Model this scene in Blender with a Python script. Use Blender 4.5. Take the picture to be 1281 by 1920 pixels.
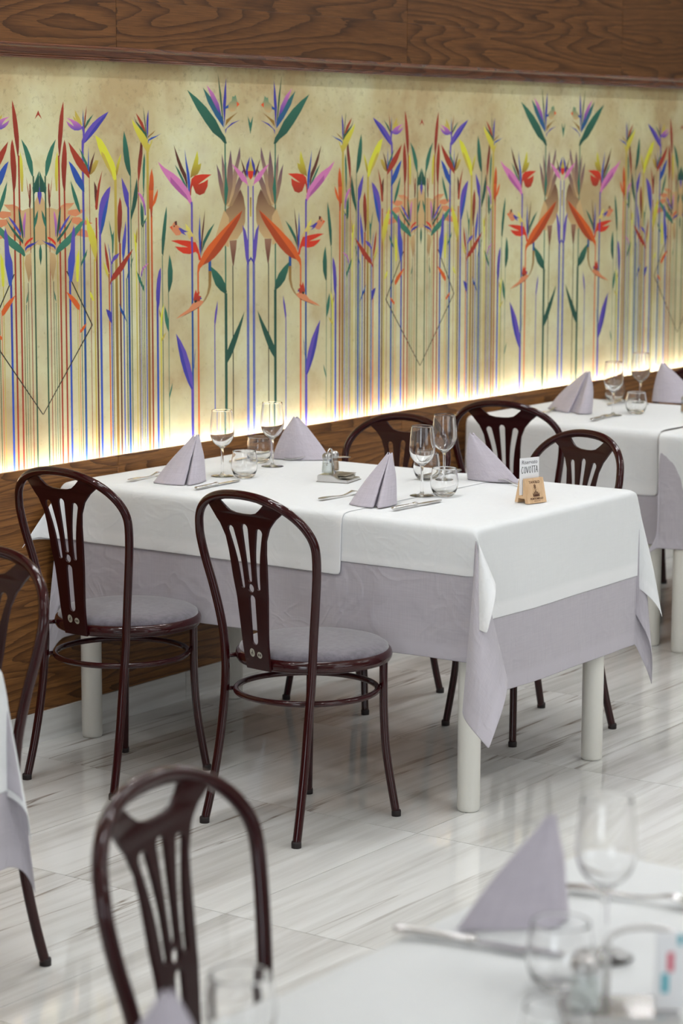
import bpy, bmesh, math, random
from mathutils import Vector, Matrix, noise
C = bpy.context.scene.collection
for o in list(bpy.data.objects): bpy.data.objects.remove(o, do_unlink=True)
PI = math.pi
random.seed(7)

# ---------------------------------------------------------------- camera
cam_d = bpy.data.cameras.new('camera'); cam = bpy.data.objects.new('camera', cam_d); C.objects.link(cam)
F, YAW, PIT, ROL = 4410.57, 0.9512093, 0.152663926, -0.00283135233
fw = Vector((math.sin(YAW)*math.cos(PIT), math.cos(YAW)*math.cos(PIT), -math.sin(PIT)))
rt = Vector((math.cos(YAW), -math.sin(YAW), 0)); dn = fw.cross(rt)
r2 = math.cos(ROL)*rt + math.sin(ROL)*dn; d2 = -math.sin(ROL)*rt + math.cos(ROL)*dn
M = Matrix((r2, -d2, -fw)).transposed().to_4x4(); M.translation = Vector((0, 0, 1.7))
cam.matrix_world = M
cam_d.sensor_fit = 'HORIZONTAL'; cam_d.sensor_width = 36.0; cam_d.lens = 36.0*F/1281.0
cam_d.clip_start = 0.05; cam_d.clip_end = 60
cam_d.dof.use_dof = True; cam_d.dof.focus_distance = 6.15; cam_d.dof.aperture_fstop = 6.6; cam_d.dof.aperture_blades = 9
bpy.context.scene.camera = cam
# ---------------------------------------------------------------- view + world
sc = bpy.context.scene
sc.view_settings.view_transform = 'Standard'; sc.view_settings.look = 'None'
sc.view_settings.gamma = 1; sc.view_settings.use_curve_mapping = False
sc.view_settings.exposure = 0.48
wd = bpy.data.worlds.new('world'); sc.world = wd; wd.use_nodes = True
wd.node_tree.nodes['Background'].inputs[0].default_value = (0.9, 0.95, 1, 1)
wd.node_tree.nodes['Background'].inputs[1].default_value = 0.15
sc.cycles.max_bounces = 14; sc.cycles.transmission_bounces = 12; sc.cycles.transparent_max_bounces = 12
sc.cycles.diffuse_bounces = 4; sc.cycles.glossy_bounces = 5
# ---------------------------------------------------------------- large area lights (added soft fill under the ceiling, then window daylight)
def area(name, loc, sx, sy, power, col=(0.945, 0.975, 1.0), rot=(0, 0, 0)):
    d = bpy.data.lights.new(name, 'AREA'); d.shape = 'RECTANGLE'; d.size = sx; d.size_y = sy; d.energy = power; d.color = col
    o = bpy.data.objects.new(name, d); C.objects.link(o); o.location = loc; o.rotation_euler = rot; return o
ZC = 2.95
LED = 80.0
SPOT = 260.0
for x, y, p in [(1.0, 3.3, 4), (3.3, 3.3, 6), (5.0, 3.6, 7), (7.6, 3.3, 9), (10.2, 3.3, 7), (1.2, 0.6, 1), (4.2, 0.6, 3), (7.2, 0.6, 4), (10.2, 0.6, 3), (3.5, -1.6, 14), (7.6, -1.6, 12)]:
    area('overhead_soft_fill', (x, y, ZC-0.03), 1.2, 0.3, p).data.spread = math.radians(160)  # added overhead fill for soft light, not fixtures of the room
area('window_daylight', (-3.3, 0.5, 1.7), 3.0, 1.8, 60, (0.86, 0.93, 1), (0, -PI/2, 0))
area('window_daylight', (3.0, -4.3, 1.7), 4.0, 1.8, 36, (0.86, 0.93, 1), (PI/2, 0, 0))

# ---------------------------------------------------------------- helpers
def srgb(r, g, b):
    f = lambda c: (c/255/12.92) if c/255 <= 0.04045 else ((c/255+0.055)/1.055)**2.4
    return (f(r), f(g), f(b), 1)
def mat(name, col=None, rough=0.5, metal=0.0, spec=0.5, **kw):
    m = bpy.data.materials.new(name); m.use_nodes = True
    b = m.node_tree.nodes['Principled BSDF']
    if col: b.inputs['Base Color'].default_value = col
    b.inputs['Roughness'].default_value = rough; b.inputs['Metallic'].default_value = metal
    b.inputs['Specular IOR Level'].default_value = spec
    for k, v in kw.items(): b.inputs[k].default_value = v
    return m
class N:
    def __init__(s, m): s.t = m.node_tree; s.b = s.t.nodes['Principled BSDF']
    def n(s, ty, **kw):
        o = s.t.nodes.new(ty)
        for k, v in kw.items():
            if k in ('operation', 'blend_type', 'data_type', 'wave_type', 'bands_direction', 'attribute_name', 'noise_dimensions', 'feature', 'wave_profile', 'distance', 'offset', 'squash', 'offset_frequency', 'rings_direction'): setattr(o, k, v)
            else: o.inputs[k].default_value = v
        return o
    def l(s, a, b): s.t.links.new(a, b)
    def math(s, op, a, b=None, c=None):
        o = s.n('ShaderNodeMath', operation=op)
        for i, v in enumerate((a, b, c)):
            if v is None: continue
            if isinstance(v, (int, float)): o.inputs[i].default_value = v
            else: s.l(v, o.inputs[i])
        return o.outputs[0]
    def mix(s, f, a, b, bt='MIX'):
        o = s.n('ShaderNodeMix', data_type='RGBA', blend_type=bt)
        for i, v in ((0, f), (6, a), (7, b)):
            if isinstance(v, (int, float, tuple)): o.inputs[i].default_value = v
            else: s.l(v, o.inputs[i])
        return o.outputs[2]
    def ramp(s, f, stops):
        o = s.n('ShaderNodeValToRGB'); e = o.color_ramp.elements
        while len(e) < len(stops): e.new(0.5)
        for x, (p, c) in zip(e, stops): x.position = p; x.color = c
        s.l(f, o.inputs[0]); return o.outputs[0]
    def coord(s, kind='Object', sc_=(1, 1, 1), loc=(0, 0, 0), rot=(0, 0, 0)):
        tc = s.n('ShaderNodeTexCoord'); mp = s.n('ShaderNodeMapping')
        s.l(tc.outputs[kind], mp.inputs[0]); mp.inputs['Scale'].default_value = sc_; mp.inputs['Location'].default_value = loc; mp.inputs['Rotation'].default_value = rot
        return mp.outputs[0]
    def noise(s, v, scale, detail=3, rough=0.5, dist=0.0):
        o = s.n('ShaderNodeTexNoise', Scale=scale, Detail=detail, Roughness=rough, Distortion=dist); s.l(v, o.inputs['Vector']); return o.outputs[0]
    def bump(s, h, strength, dist):
        o = s.n('ShaderNodeBump', Strength=strength, Distance=dist); s.l(h, o.inputs['Height']); s.l(o.outputs[0], s.b.inputs['Normal']); return o
def obj(name, bm, m, parent=None, smooth=True, loc=None):
    me = bpy.data.meshes.new(name); bm.normal_update(); bm.to_mesh(me); bm.free()
    for x in (m if isinstance(m, (list, tuple)) else [m]): me.materials.append(x)
    if smooth: me.shade_smooth()
    o = bpy.data.objects.new(name, me); C.objects.link(o)
    if parent: o.parent = parent
    if loc: o.location = loc
    return o
def sharp(o, ang=35):
    bm = bmesh.new(); bm.from_mesh(o.data)
    for e in bm.edges:
        if len(e.link_faces) == 2 and e.calc_face_angle(0) > math.radians(ang): e.smooth = False
    bm.to_mesh(o.data); bm.free(); return o
def thing(name, label, cat, loc=(0, 0, 0), rz=0, group=None):
    o = bpy.data.objects.new(name, None); o.empty_display_size = 0.1; C.objects.link(o)
    o.location = loc; o.rotation_euler = (0, 0, rz); o['label'] = label; o['category'] = cat
    if group: o['group'] = group
    return o
def tag(o, label, cat, group=None):
    o['label'] = label; o['category'] = cat
    if group: o['group'] = group
    return o
def dup(root, loc, rz, label, group=None):
    r = root.copy(); C.objects.link(r); r.location = loc; r.rotation_euler = (0, 0, rz); r['label'] = label
    if group: r['group'] = group
    for ch in list(root.children):
        c = ch.copy(); C.objects.link(c); c.parent = r
        for g in list(ch.children):
            d = g.copy(); C.objects.link(d); d.parent = c
    return r
def struct(o): o['kind'] = 'structure'; return o
def box(bm, x0, x1, y0, y1, z0, z1, bev=0.0):
    r = bmesh.ops.create_cube(bm, size=1)
    vs = r['verts']
    for v in vs:
        v.co = Vector((x0+(v.co.x+.5)*(x1-x0), y0+(v.co.y+.5)*(y1-y0), z0+(v.co.z+.5)*(z1-z0)))
    if bev:
        es = list({e for v in vs for e in v.link_edges})
        bmesh.ops.bevel(bm, geom=es, offset=bev, segments=2, profile=0.5, affect='EDGES')
    return bm
def catmull(pts, n=8, closed=False):
    out = []; m = len(pts)
    rng = range(m if closed else m-1)
    for i in rng:
        g = (lambda k: pts[k % m]) if closed else (lambda k: pts[max(0, min(m-1, k))])
        p0, p1, p2, p3 = (Vector(g(i-1)), Vector(g(i)), Vector(g(i+1)), Vector(g(i+2)))
        for j in range(n):
            t = j/n
            out.append(0.5*((2*p1)+(-p0+p2)*t+(2*p0-5*p1+4*p2-p3)*t*t+(-p0+3*p1-3*p2+p3)*t**3))
    if not closed: out.append(Vector(pts[-1]))
    return out
def tube(bm, pts, r, seg=14, closed=False, caps=True, flat=1.0):
    pts = [Vector(p) for p in pts]; n = len(pts); rings = []
    rr = r if callable(r) else (lambda t: r)
    up = None
    for i, p in enumerate(pts):
        if closed: tg = pts[(i+1) % n]-pts[i-1]
        else: tg = pts[min(i+1, n-1)]-pts[max(i-1, 0)]
        tg.normalize()
        if up is None:
            up = Vector((0, 0, 1)) if abs(tg.z) < 0.9 else Vector((1, 0, 0))
        up = (up-tg*up.dot(tg)).normalized(); sd = tg.cross(up)
        R = rr(i/max(1, n-1))
        rings.append([bm.verts.new(p+(up*math.cos(2*PI*k/seg)*flat+sd*math.sin(2*PI*k/seg))*R) for k in range(seg)])
    for i in range(n if closed else n-1):
        a, b = rings[i], rings[(i+1) % n]
        for k in range(seg): bm.faces.new((a[k], a[(k+1) % seg], b[(k+1) % seg], b[k]))
    if caps and not closed:
        bm.faces.new(rings[0][::-1]); bm.faces.new(rings[-1])
    return bm
def lathe(bm, prof, seg=40, c=(0, 0, 0), close=True):
    rings = []
    for (r, z) in prof:
        if r < 1e-6: rings.append([bm.verts.new((c[0], c[1], c[2]+z))])
        else: rings.append([bm.verts.new((c[0]+r*math.cos(2*PI*k/seg), c[1]+r*math.sin(2*PI*k/seg), c[2]+z)) for k in range(seg)])
    for a, b in zip(rings, rings[1:]):
        for k in range(seg):
            q = (k+1) % seg
            if len(a) == 1 and len(b) == 1: continue
            if len(a) == 1: bm.faces.new((a[0], b[q], b[k]))
            elif len(b) == 1: bm.faces.new((a[k], a[q], b[0]))
            else: bm.faces.new((a[k], a[q], b[q], b[k]))
    bmesh.ops.recalc_face_normals(bm, faces=bm.faces)
    return bm
def smooth01(t): t = max(0.0, min(1.0, t)); return t*t*(3-2*t)

# ---------------------------------------------------------------- materials
def wood_mat(name, c1, c2, c3, rough=0.45, sc_=1.0, spec=0.35):
    m = mat(name, None, rough, spec=spec); s = N(m)
    at = s.n('ShaderNodeAttribute', attribute_name='board')
    co = s.coord('Object')
    add = s.n('ShaderNodeVectorMath', operation='ADD'); s.l(co, add.inputs[0])
    mul = s.n('ShaderNodeVectorMath', operation='MULTIPLY'); s.l(at.outputs['Vector'], mul.inputs[0]); mul.inputs[1].default_value = (31, 17, 9)
    s.l(mul.outputs[0], add.inputs[1])
    mp = s.n('ShaderNodeMapping'); s.l(add.outputs[0], mp.inputs[0]); mp.inputs['Scale'].default_value = (0.8*sc_, 3*sc_, 7.5*sc_)
    v = mp.outputs[0]
    warp = s.noise(v, 0.8, 1.5, 0.4)
    w2 = s.n('ShaderNodeMapping'); s.l(add.outputs[0], w2.inputs[0]); w2.inputs['Scale'].default_value = (7, 9, 45)
    jit = s.noise(w2.outputs[0], 1.0, 3, 0.6)
    rings = s.math('MULTIPLY', warp, 22)
    fine = s.n('ShaderNodeMapping'); s.l(add.outputs[0], fine.inputs[0]); fine.inputs['Scale'].default_value = (9, 60, 420)
    fib = s.noise(fine.outputs[0], 1.0, 4, 0.65)
    rings = s.math('ADD', rings, s.math('MULTIPLY', jit, 0.6))
    saw = s.math('FRACT', rings)
    tri = s.math('POWER', saw, 2.6)
    col = s.ramp(s.math('ADD', s.math('MULTIPLY', tri, 0.62), s.math('MULTIPLY', jit, 0.38)), [(0.15, c1), (0.45, c2), (0.85, c3)])
    fm = s.ramp(fib, [(0.42, (0, 0, 0, 1)), (0.68, (0.75, 0.75, 0.75, 1))])
    col = s.mix(fm, col, c3)
    s.l(col, s.b.inputs['Base Color'])
    s.bump(s.math('ADD', tri, fib), 0.10, 0.0005)
    return m
M_wood_up = wood_mat('stained_walnut_upper', srgb(108, 70, 36), srgb(90, 56, 27), srgb(56, 33, 16))
M_wood_lo = wood_mat('stained_walnut_lower', srgb(150, 102, 55), srgb(124, 81, 42), srgb(76, 46, 24))
M_trim = wood_mat('stained_trim', srgb(112, 66, 40), srgb(98, 56, 34), srgb(66, 36, 24), 0.25, spec=0.5)

def marble():
    m = mat('striped_marble_tile', None, 0.06, spec=0.55); s = N(m)
    at = s.n('ShaderNodeAttribute', attribute_name='board')
    mul = s.n('ShaderNodeVectorMath', operation='MULTIPLY'); s.l(at.outputs['Vector'], mul.inputs[0]); mul.inputs[1].default_value = (13, 29, 7)
    add = s.n('ShaderNodeVectorMath', operation='ADD'); s.l(s.coord('Object'), add.inputs[0]); s.l(mul.outputs[0], add.inputs[1])
    mp = s.n('ShaderNodeMapping'); s.l(add.outputs[0], mp.inputs[0]); mp.inputs['Scale'].default_value = (0.42, 8.0, 8.0); mp.inputs['Rotation'].default_value = (0, 0, -0.05)
    v = mp.outputs[0]
    n1 = s.noise(v, 1.1, 7, 0.66, 0.35)
    n2 = s.noise(v, 2.6, 4, 0.6, 0.4)
    col = s.ramp(n1, [(0.28, srgb(186, 183, 177)), (0.44, srgb(214, 213, 209)), (0.58, srgb(230, 230, 227)), (0.85, srgb(236, 236, 234))])
    streak = s.ramp(n2, [(0.30, (0.42, 0.42, 0.42, 1)), (0.47, (0, 0, 0, 1))])
    col = s.mix(streak, col, srgb(178, 173, 166))
    ridge = s.math('ABSOLUTE', s.math('SUBTRACT', s.noise(v, 0.75, 4, 0.55, 0.2), 0.5))
    vein = s.ramp(ridge, [(0.0, (0.85, 0.85, 0.85, 1)), (0.004, (0.4, 0.4, 0.4, 1)), (0.010, (0, 0, 0, 1))])
    gate = s.ramp(s.noise(v, 0.35, 2), [(0.48, (0, 0, 0, 1)), (0.58, (1, 1, 1, 1))])
    col = s.mix(s.math('MULTIPLY', vein, gate), col, srgb(128, 112, 98))
    s.l(col, s.b.inputs['Base Color'])
    s.bump(s.noise(s.coord('Object'), 2.2, 2), 0.015, 0.01)
    return m
M_marble = marble()
M_grout = mat('grout', srgb(120, 114, 106), 0.8)
M_white_wall = mat('white_paint', srgb(225, 222, 215), 0.8)
M_room_wall = mat('room_wall_paint', srgb(190, 184, 176), 0.8)
def cloth_mat(name, c, c2, rough, weave, wr, wscale, trans=0.0, sheen=0.2, hem=None):
    m = mat(name, c, rough, spec=0.2); s = N(m)
    s.b.inputs['Sheen Weight'].default_value = sheen; s.b.inputs['Sheen Roughness'].default_value = 0.5
    uv = s.coord('UV')
    wv = s.n('ShaderNodeTexWave', wave_type='BANDS', bands_direction='X', Scale=weave); wv.inputs['Distortion'].default_value = 3.0; wv.inputs['Detail Scale'].default_value = 3.0
    s.l(uv, wv.inputs['Vector'])
    wv2 = s.n('ShaderNodeTexWave', wave_type='BANDS', bands_direction='Y', Scale=weave); wv2.inputs['Distortion'].default_value = 3.0
    s.l(uv, wv2.inputs['Vector'])
    slub = s.n('ShaderNodeMapping'); s.l(uv, slub.inputs[0]); slub.inputs['Scale'].default_value = (260, 14, 1)
    slub2 = s.n('ShaderNodeMapping'); s.l(uv, slub2.inputs[0]); slub2.inputs['Scale'].default_value = (14, 260, 1)
    sl = s.math('MULTIPLY', s.math('ADD', s.noise(slub.outputs[0], 1, 2), s.noise(slub2.outputs[0], 1, 2)), 0.5)
    f = s.ramp(sl, [(0.35, (0, 0, 0, 1)), (0.65, (1, 1, 1, 1))])
    col = s.mix(f, c, c2)
    if hem:
        at = s.n('ShaderNodeAttribute', attribute_name='hem')
        col = s.mix(at.outputs['Fac'], col, hem)
    s.l(col, s.b.inputs['Base Color'])
    wrk = s.noise(uv, wscale, 3, 0.55, 0.8)
    rdg = s.math('ABSOLUTE', s.math('SUBTRACT', s.noise(uv, wscale*1.3, 2, 0.5, 1.2), 0.5))
    wrk = s.math('SUBTRACT', wrk, s.math('MULTIPLY', s.math('MINIMUM', rdg, 0.08), 2.2))
    big = s.n('ShaderNodeBump', Strength=wr, Distance=0.02); s.l(wrk, big.inputs['Height'])
    h = s.math('ADD', s.math('MULTIPLY', wv.outputs['Fac'], 0.5), wv2.outputs['Fac'])
    sm = s.n('ShaderNodeBump', Strength=0.25, Distance=0.0004); s.l(h, sm.inputs['Height']); s.l(big.outputs[0], sm.inputs['Normal'])
    s.l(sm.outputs[0], s.b.inputs['Normal'])
    return m
M_wcloth = cloth_mat('white_table_linen', srgb(232, 234, 235), srgb(229, 231, 232), 0.75, 420, 0.14, 6, hem=srgb(238, 239, 240))
M_gcloth = cloth_mat('lilac_grey_linen', srgb(191, 186, 193), srgb(183, 178, 186), 0.85, 300, 0.30, 5, hem=srgb(192, 187, 195))
M_napkin = cloth_mat('lilac_grey_napkin', srgb(196, 189, 198), srgb(184, 177, 187), 0.85, 300, 0.12, 20)
M_brown = mat('burgundy_enamel', srgb(48, 8, 11), 0.09, spec=0.42)
M_panel = mat('burgundy_panel', srgb(42, 7, 9), 0.3, spec=0.25)
M_rubber = mat('dark_rubber', srgb(38, 30, 30), 0.7)
def seat_mat():
    m = mat('grey_velour', srgb(132, 126, 134), 0.95, spec=0.1); s = N(m)
    co = s.coord('Object'); n = s.noise(co, 60, 4, 0.7); n2 = s.noise(co, 9, 3)
    col = s.mix(s.ramp(n, [(0.35, (0, 0, 0, 1)), (0.65, (1, 1, 1, 1))]), srgb(92, 87, 95), srgb(120, 114, 123))
    col = s.mix(s.math('MULTIPLY', n2, 0.4), col, srgb(98, 94, 101)); s.l(col, s.b.inputs['Base Color'])
    s.b.inputs['Sheen Weight'].default_value = 0.6
    s.bump(s.noise(co, 700, 2), 0.3, 0.001); return m
M_seat = seat_mat()
M_legw = mat('white_enamel_leg', srgb(226, 224, 216), 0.35, spec=0.45)
M_top = mat('table_board', srgb(205, 200, 190), 0.6)
M_glass = mat('clear_glass', (1, 1, 1, 1), 0.0, **{'Transmission Weight': 1.0, 'IOR': 1.45})
def thin_glass():
    m = bpy.data.materials.new('thin_pressed_glass'); m.use_nodes = True; t = m.node_tree; t.nodes.remove(t.nodes['Principled BSDF'])
    tr = t.nodes.new('ShaderNodeBsdfTransparent'); tr.inputs[0].default_value = (0.93, 0.95, 0.95, 1)
    gl = t.nodes.new('ShaderNodeBsdfGlossy'); gl.inputs['Roughness'].default_value = 0.04
    lw = t.nodes.new('ShaderNodeLayerWeight'); lw.inputs[0].default_value = 0.5; mx = t.nodes.new('ShaderNodeMixShader')
    pw = t.nodes.new('ShaderNodeMath'); pw.operation = 'POWER'; pw.inputs[1].default_value = 3.0; t.links.new(lw.outputs['Facing'], pw.inputs[0])
    ml = t.nodes.new('ShaderNodeMath'); ml.operation = 'MULTIPLY_ADD'; ml.inputs[1].default_value = 0.6; ml.inputs[2].default_value = 0.03; t.links.new(pw.outputs[0], ml.inputs[0])
    t.links.new(ml.outputs[0], mx.inputs[0]); t.links.new(tr.outputs[0], mx.inputs[1]); t.links.new(gl.outputs[0], mx.inputs[2])
    t.links.new(mx.outputs[0], t.nodes['Material Output'].inputs[0]); return m
M_thin = thin_glass()
M_steel = mat('polished_steel', (0.62, 0.61, 0.60, 1), 0.22, 1.0)
M_steel2 = mat('brushed_steel', (0.50, 0.49, 0.48, 1), 0.3, 1.0)
M_salt = mat('salt_grains', srgb(238, 236, 232), 0.9)
M_pepper = mat('ground_spice', srgb(196, 164, 138), 0.9)
M_paper = mat('white_card', srgb(236, 236, 238), 0.7)
M_ink = mat('black_ink', srgb(22, 22, 26), 0.6)
M_burn = mat('burnt_wood_print', srgb(88, 54, 34), 0.8)
M_sticker = mat('silver_sticker', srgb(168, 164, 152), 0.4)
M_stickerd = mat('sticker_print', srgb(52, 44, 40), 0.5)
M_pink = mat('pink_print', srgb(214, 92, 112), 0.6); M_cyan = mat('cyan_print', srgb(84, 176, 190), 0.6)
def beech():
    m = mat('beech_wood', None, 0.5, spec=0.3); s = N(m)
    v = s.coord('Object', (30, 30, 4)); n = s.noise(v, 3, 3, 0.6)
    s.l(s.ramp(n, [(0.3, srgb(206, 168, 128)), (0.7, srgb(228, 194, 156))]), s.b.inputs['Base Color']); return m
M_beech = beech()
def emit(name, col, st):
    m = mat(name, (1, 1, 1, 1), 0.5); b = m.node_tree.nodes['Principled BSDF']
    b.inputs['Emission Color'].default_value = col; b.inputs['Emission Strength'].default_value = st; return m

# ================================================================ structure
YW, YM = 4.568, 4.61          # wainscot face, mural face
XL, XR, YB = -3.5, 12.5, -4.5
def color_attr(bm): return bm.loops.layers.float_color.new('Col')
def board_layer(bm): return bm.faces.layers.float_vector.new('board')
# floor: 78 cm marble tiles with grout joints
T = 0.7796
bm = bmesh.new(); bl = board_layer(bm)
rnd = random.Random(3)
for i in range(-11, 12):
    for j in range(-11, 4):
        x0, y0 = 4.779+i*T, 3.171+j*T
        x1, y1 = x0+T, y0+T
        if x1 < XL or x0 > XR or y1 < YB or y0 > YM: continue
        x0, x1, y0, y1 = max(x0, XL), min(x1, XR), max(y0, YB), min(y1, YM)
        g = 0.0011
        q = [(x0+g, y0+g), (x1-g, y0+g), (x1-g, y1-g), (x0+g, y1-g)]
        f = bm.faces.new([bm.verts.new((a, b, 0)) for a, b in q]); f[bl] = Vector((rnd.random(), rnd.random(), rnd.random()))
        lo = [bm.verts.new((a, b, -0.002)) for a, b in q]
        for k in range(4):
            ff = bm.faces.new((f.verts[k], lo[k], lo[(k+1) % 4], f.verts[(k+1) % 4])); ff[bl] = f[bl]
f = bm.faces.new([bm.verts.new(p) for p in ((XL, YB, -.0015), (XR, YB, -.0015), (XR, YM, -.0015), (XL, YM, -.0015))]); f.material_index = 1
r = bmesh.ops.create_cube(bm, size=1)
for v in r['verts']: v.co = Vector(((v.co.x+.5)*(XR-XL)+XL, (v.co.y+.5)*(YM+0.1-YB)+YB, v.co.z*0.05-0.03))
for fa in {f for v in r['verts'] for f in v.link_faces}: fa.material_index = 1
struct(obj('floor', bm, [M_marble, M_grout], smooth=False))
# marble skirting
bm = bmesh.new(); bl = board_layer(bm)
for i in range(-11, 12):
    x0 = 4.782+i*T
    if x0+T < XL or x0 > XR: continue
    n0 = len(bm.faces); box(bm, x0+.0008, x0+T-.0008, YW-0.006, YW+0.01, 0, 0.090, 0.001); bm.faces.ensure_lookup_table()
    v = Vector((rnd.random(), rnd.random(), rnd.random()))
    for f in bm.faces[n0:]: f[bl] = v
struct(obj('baseboard_back', bm, M_marble, smooth=False))
# wall body behind the boards
bm = bmesh.new(); box(bm, XL, XR, YM+0.004, YM+0.12, 0, ZC)
struct(obj('wall_back', bm, M_white_wall, smooth=False))
for nm, b in (('wall_left', (XL-.1, XL, YB, YM, 0, ZC)), ('wall_right', (XR, XR+.1, YB, YM, 0, ZC)), ('wall_front', (XL, XR, YB-.1, YB, 0, ZC)), ('ceiling', (XL, XR, YB, YM, ZC, ZC+.1))):
    bm = bmesh.new(); box(bm, *b); struct(obj(nm, bm, M_room_wall if nm != 'ceiling' else M_white_wall, smooth=False))
def boards(name, rows, pitch, x_first, y0, y1, m, seed, gap=0.0009, bev=0.0007):
    bm = bmesh.new(); bl = board_layer(bm); rn = random.Random(seed)
    for ri, (z0, z1, sh) in enumerate(rows):
        k = -8
        while x_first+sh+k*pitch < XR:
            a, b = x_first+sh+k*pitch, x_first+sh+(k+1)*pitch; k += 1
            if b < XL: continue
            n0 = len(bm.faces); box(bm, max(a, XL)+gap, min(b, XR)-gap, y0, y1, z0+.0001, z1-.0001, bev); bm.faces.ensure_lookup_table()
            v = Vector((rn.random(), rn.random(), rn.random()))
            for f in bm.faces[n0:]: f[bl] = v
    return struct(obj(name, bm, m, smooth=False))
boards('trim_1', [(0.772, 0.801, 0)], 1.505, 5.26, YW, YW+0.013, M_wood_lo, 5)          # capping strip of the wainscot
boards('trim_2', [(0.090, 0.430, 0.0), (0.430, 0.772, 0.0)], 1.505, 5.26, YW, YW+0.013, M_wood_lo, 11)   # wainscot boards
boards('trim_3', [(1.992, 2.128, 0.0), (2.128, 2.56, 0.0), (2.56, 2.948, 0.0)], 1.505, 5.26, YW-0.012, YM+0.004, M_wood_up, 23)   # header boards
# channel floor behind the wainscot
bm = bmesh.new(); box(bm, XL, XR, YW+0.013, YM+.003, 0.70, 0.745); struct(obj('trim_4', bm, M_white_wall, smooth=False))
# moulding under the header
bm = bmesh.new(); bl = board_layer(bm)
prof = [(YM+.003, 1.953), (YM-.020, 1.953), (YM-.022, 1.9555), (YM-.0225, 1.958), (YM-.025, 1.9585), (YM-.027, 1.961), (YM-.027, 1.963), (YM-.036, 1.965), (YM-.040, 1.978), (YM-.050, 1.980), (YM-.057, 1.984), (YM-.060, 1.988), (YM-.057, 1.992), (YM+.003, 1.992)]
a = [bm.verts.new((XL, y, z)) for y, z in prof]; b = [bm.verts.new((XR, y, z)) for y, z in prof]
for k in range(len(prof)): bm.faces.new((a[k], b[k], b[(k+1) % len(prof)], a[(k+1) % len(prof)]))
bm.faces.new(a[::-1]); bm.faces.new(b)
bmesh.ops.recalc_face_normals(bm, faces=bm.faces)
struct(obj('trim_5', bm, M_trim, smooth=False))

# ---------------------------------------------------------------- LED strip behind the wainscot
bm = bmesh.new(); box(bm, XL+0.02, XR-0.02, YW+0.0145, YW+0.0205, 0.752, 0.764)
M_led = emit('led_strip', srgb(246, 248, 255), LED)
tag(obj('led_strip', bm, M_led, smooth=False), 'thin warm white light strip running behind the top edge of the wooden wainscot', 'light strip')

# ---------------------------------------------------------------- downlights in the ceiling, in pairs
M_spot = emit('downlight_glow', (0.97, 0.985, 1, 1), SPOT); M_ring = mat('downlight_ring', srgb(200, 200, 198), .4)
def downlight(x, y):
    t = thing('ceiling_light', 'small round downlight of a pair in the ceiling', 'ceiling light', (x, y, ZC), 0, 'ceiling downlights')
    bm = bmesh.new(); lathe(bm, [(.028, -.001), (.045, -.001), (.046, -.006), (.032, -.010), (.028, -.001)], 24); obj('frame', bm, M_ring, t)
    bm = bmesh.new(); bm.faces.new([bm.verts.new((.028*math.cos(a), .028*math.sin(a), -.003)) for a in [-2*PI*k/24 for k in range(24)]]); obj('diffuser', bm, M_spot, t, smooth=False)
    return t
dl = None
for i in range(6):
    for k in (1.65, 3.2, -.75):
        for dx in (0, .19):
            if dl is None: dl = downlight(2.6+i*1.15+dx, 3.1-k)
            else: dup(dl, (2.6+i*1.15+dx, 3.1-k, ZC), 0, dl['label'])

# ---------------------------------------------------------------- printed mural
PAL = dict(R=(152, 52, 36), R2=(128, 42, 34), M=(84, 40, 36), MR=(140, 62, 44), T=(44, 106, 88), T2=(70, 132, 106), DT=(30, 78, 66), DG=(48, 84, 62), B=(44, 76, 168), DB=(26, 76, 142), P=(92, 74, 164), I=(58, 56, 150), Y=(208, 206, 60), OY=(184, 164, 72), G=(140, 106, 48), K=(204, 118, 172), K2=(168, 88, 148), PE=(208, 132, 92), TAN=(196, 164, 116), BG=(158, 128, 88), BR=(204, 52, 32), O=(206, 92, 38), OD=(166, 66, 32), OG=(96, 90, 48), DK=(44, 42, 40), BW=(98, 60, 52), MV=(94, 64, 94), M2=(150, 110, 88), YB=(222, 214, 88), OR=(216, 84, 44))
US, UT = 4.982774, 5.961471
STEMS = """DG DG 245 62 16248
MR MR 399 31 16034
DK OG 529 25 13251
T T 621 23 12636
OY OG 712 34 14022
R R 829 68 16824
R R 1045 69 15958
I B 1229 86 13240
OY OY 1543 29 13226
O O 1624 23 12391
DG DG 1711 29 14926
P DB 1851 93 16952
MR MR 2126 26 16263
OY OY 2302 59 13821
R M 2410 71 15026
P B 2562 95 14615
R O 2948 52 13372
P B 3042 52 13730
T DG 3113 32 14052
OY G 3277 116 16173
R M 3449 74 14249
B B 3594 53 13779
T DG 3733 43 13202
I DB 3842 96 15305
T DG 3960 38 16241
Y OY 4189 49 13931
R M 4310 38 16106
P B 4380 30 13209
T DG 4454 24 14687
T DG 4535 30 15689
P B 4636 44 14874
OY G 4747 115 16976
O MR 4909 82 15043
I B 5151 94 12437
Y OY 5313 61 11602
T DG 5399 33 13820
T T 5677 28 12695
P DB 6830 93 15339
P I 6811 132 9719
O O 7117 78 13294
P B 7929 48 11572
T T 8491 68 17195
DT DT 8499 137 12536
DK DK 8858 49 13398
I B 9594 45 13396
P B 9676 29 15863
P B 9645 33 15888"""
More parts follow.
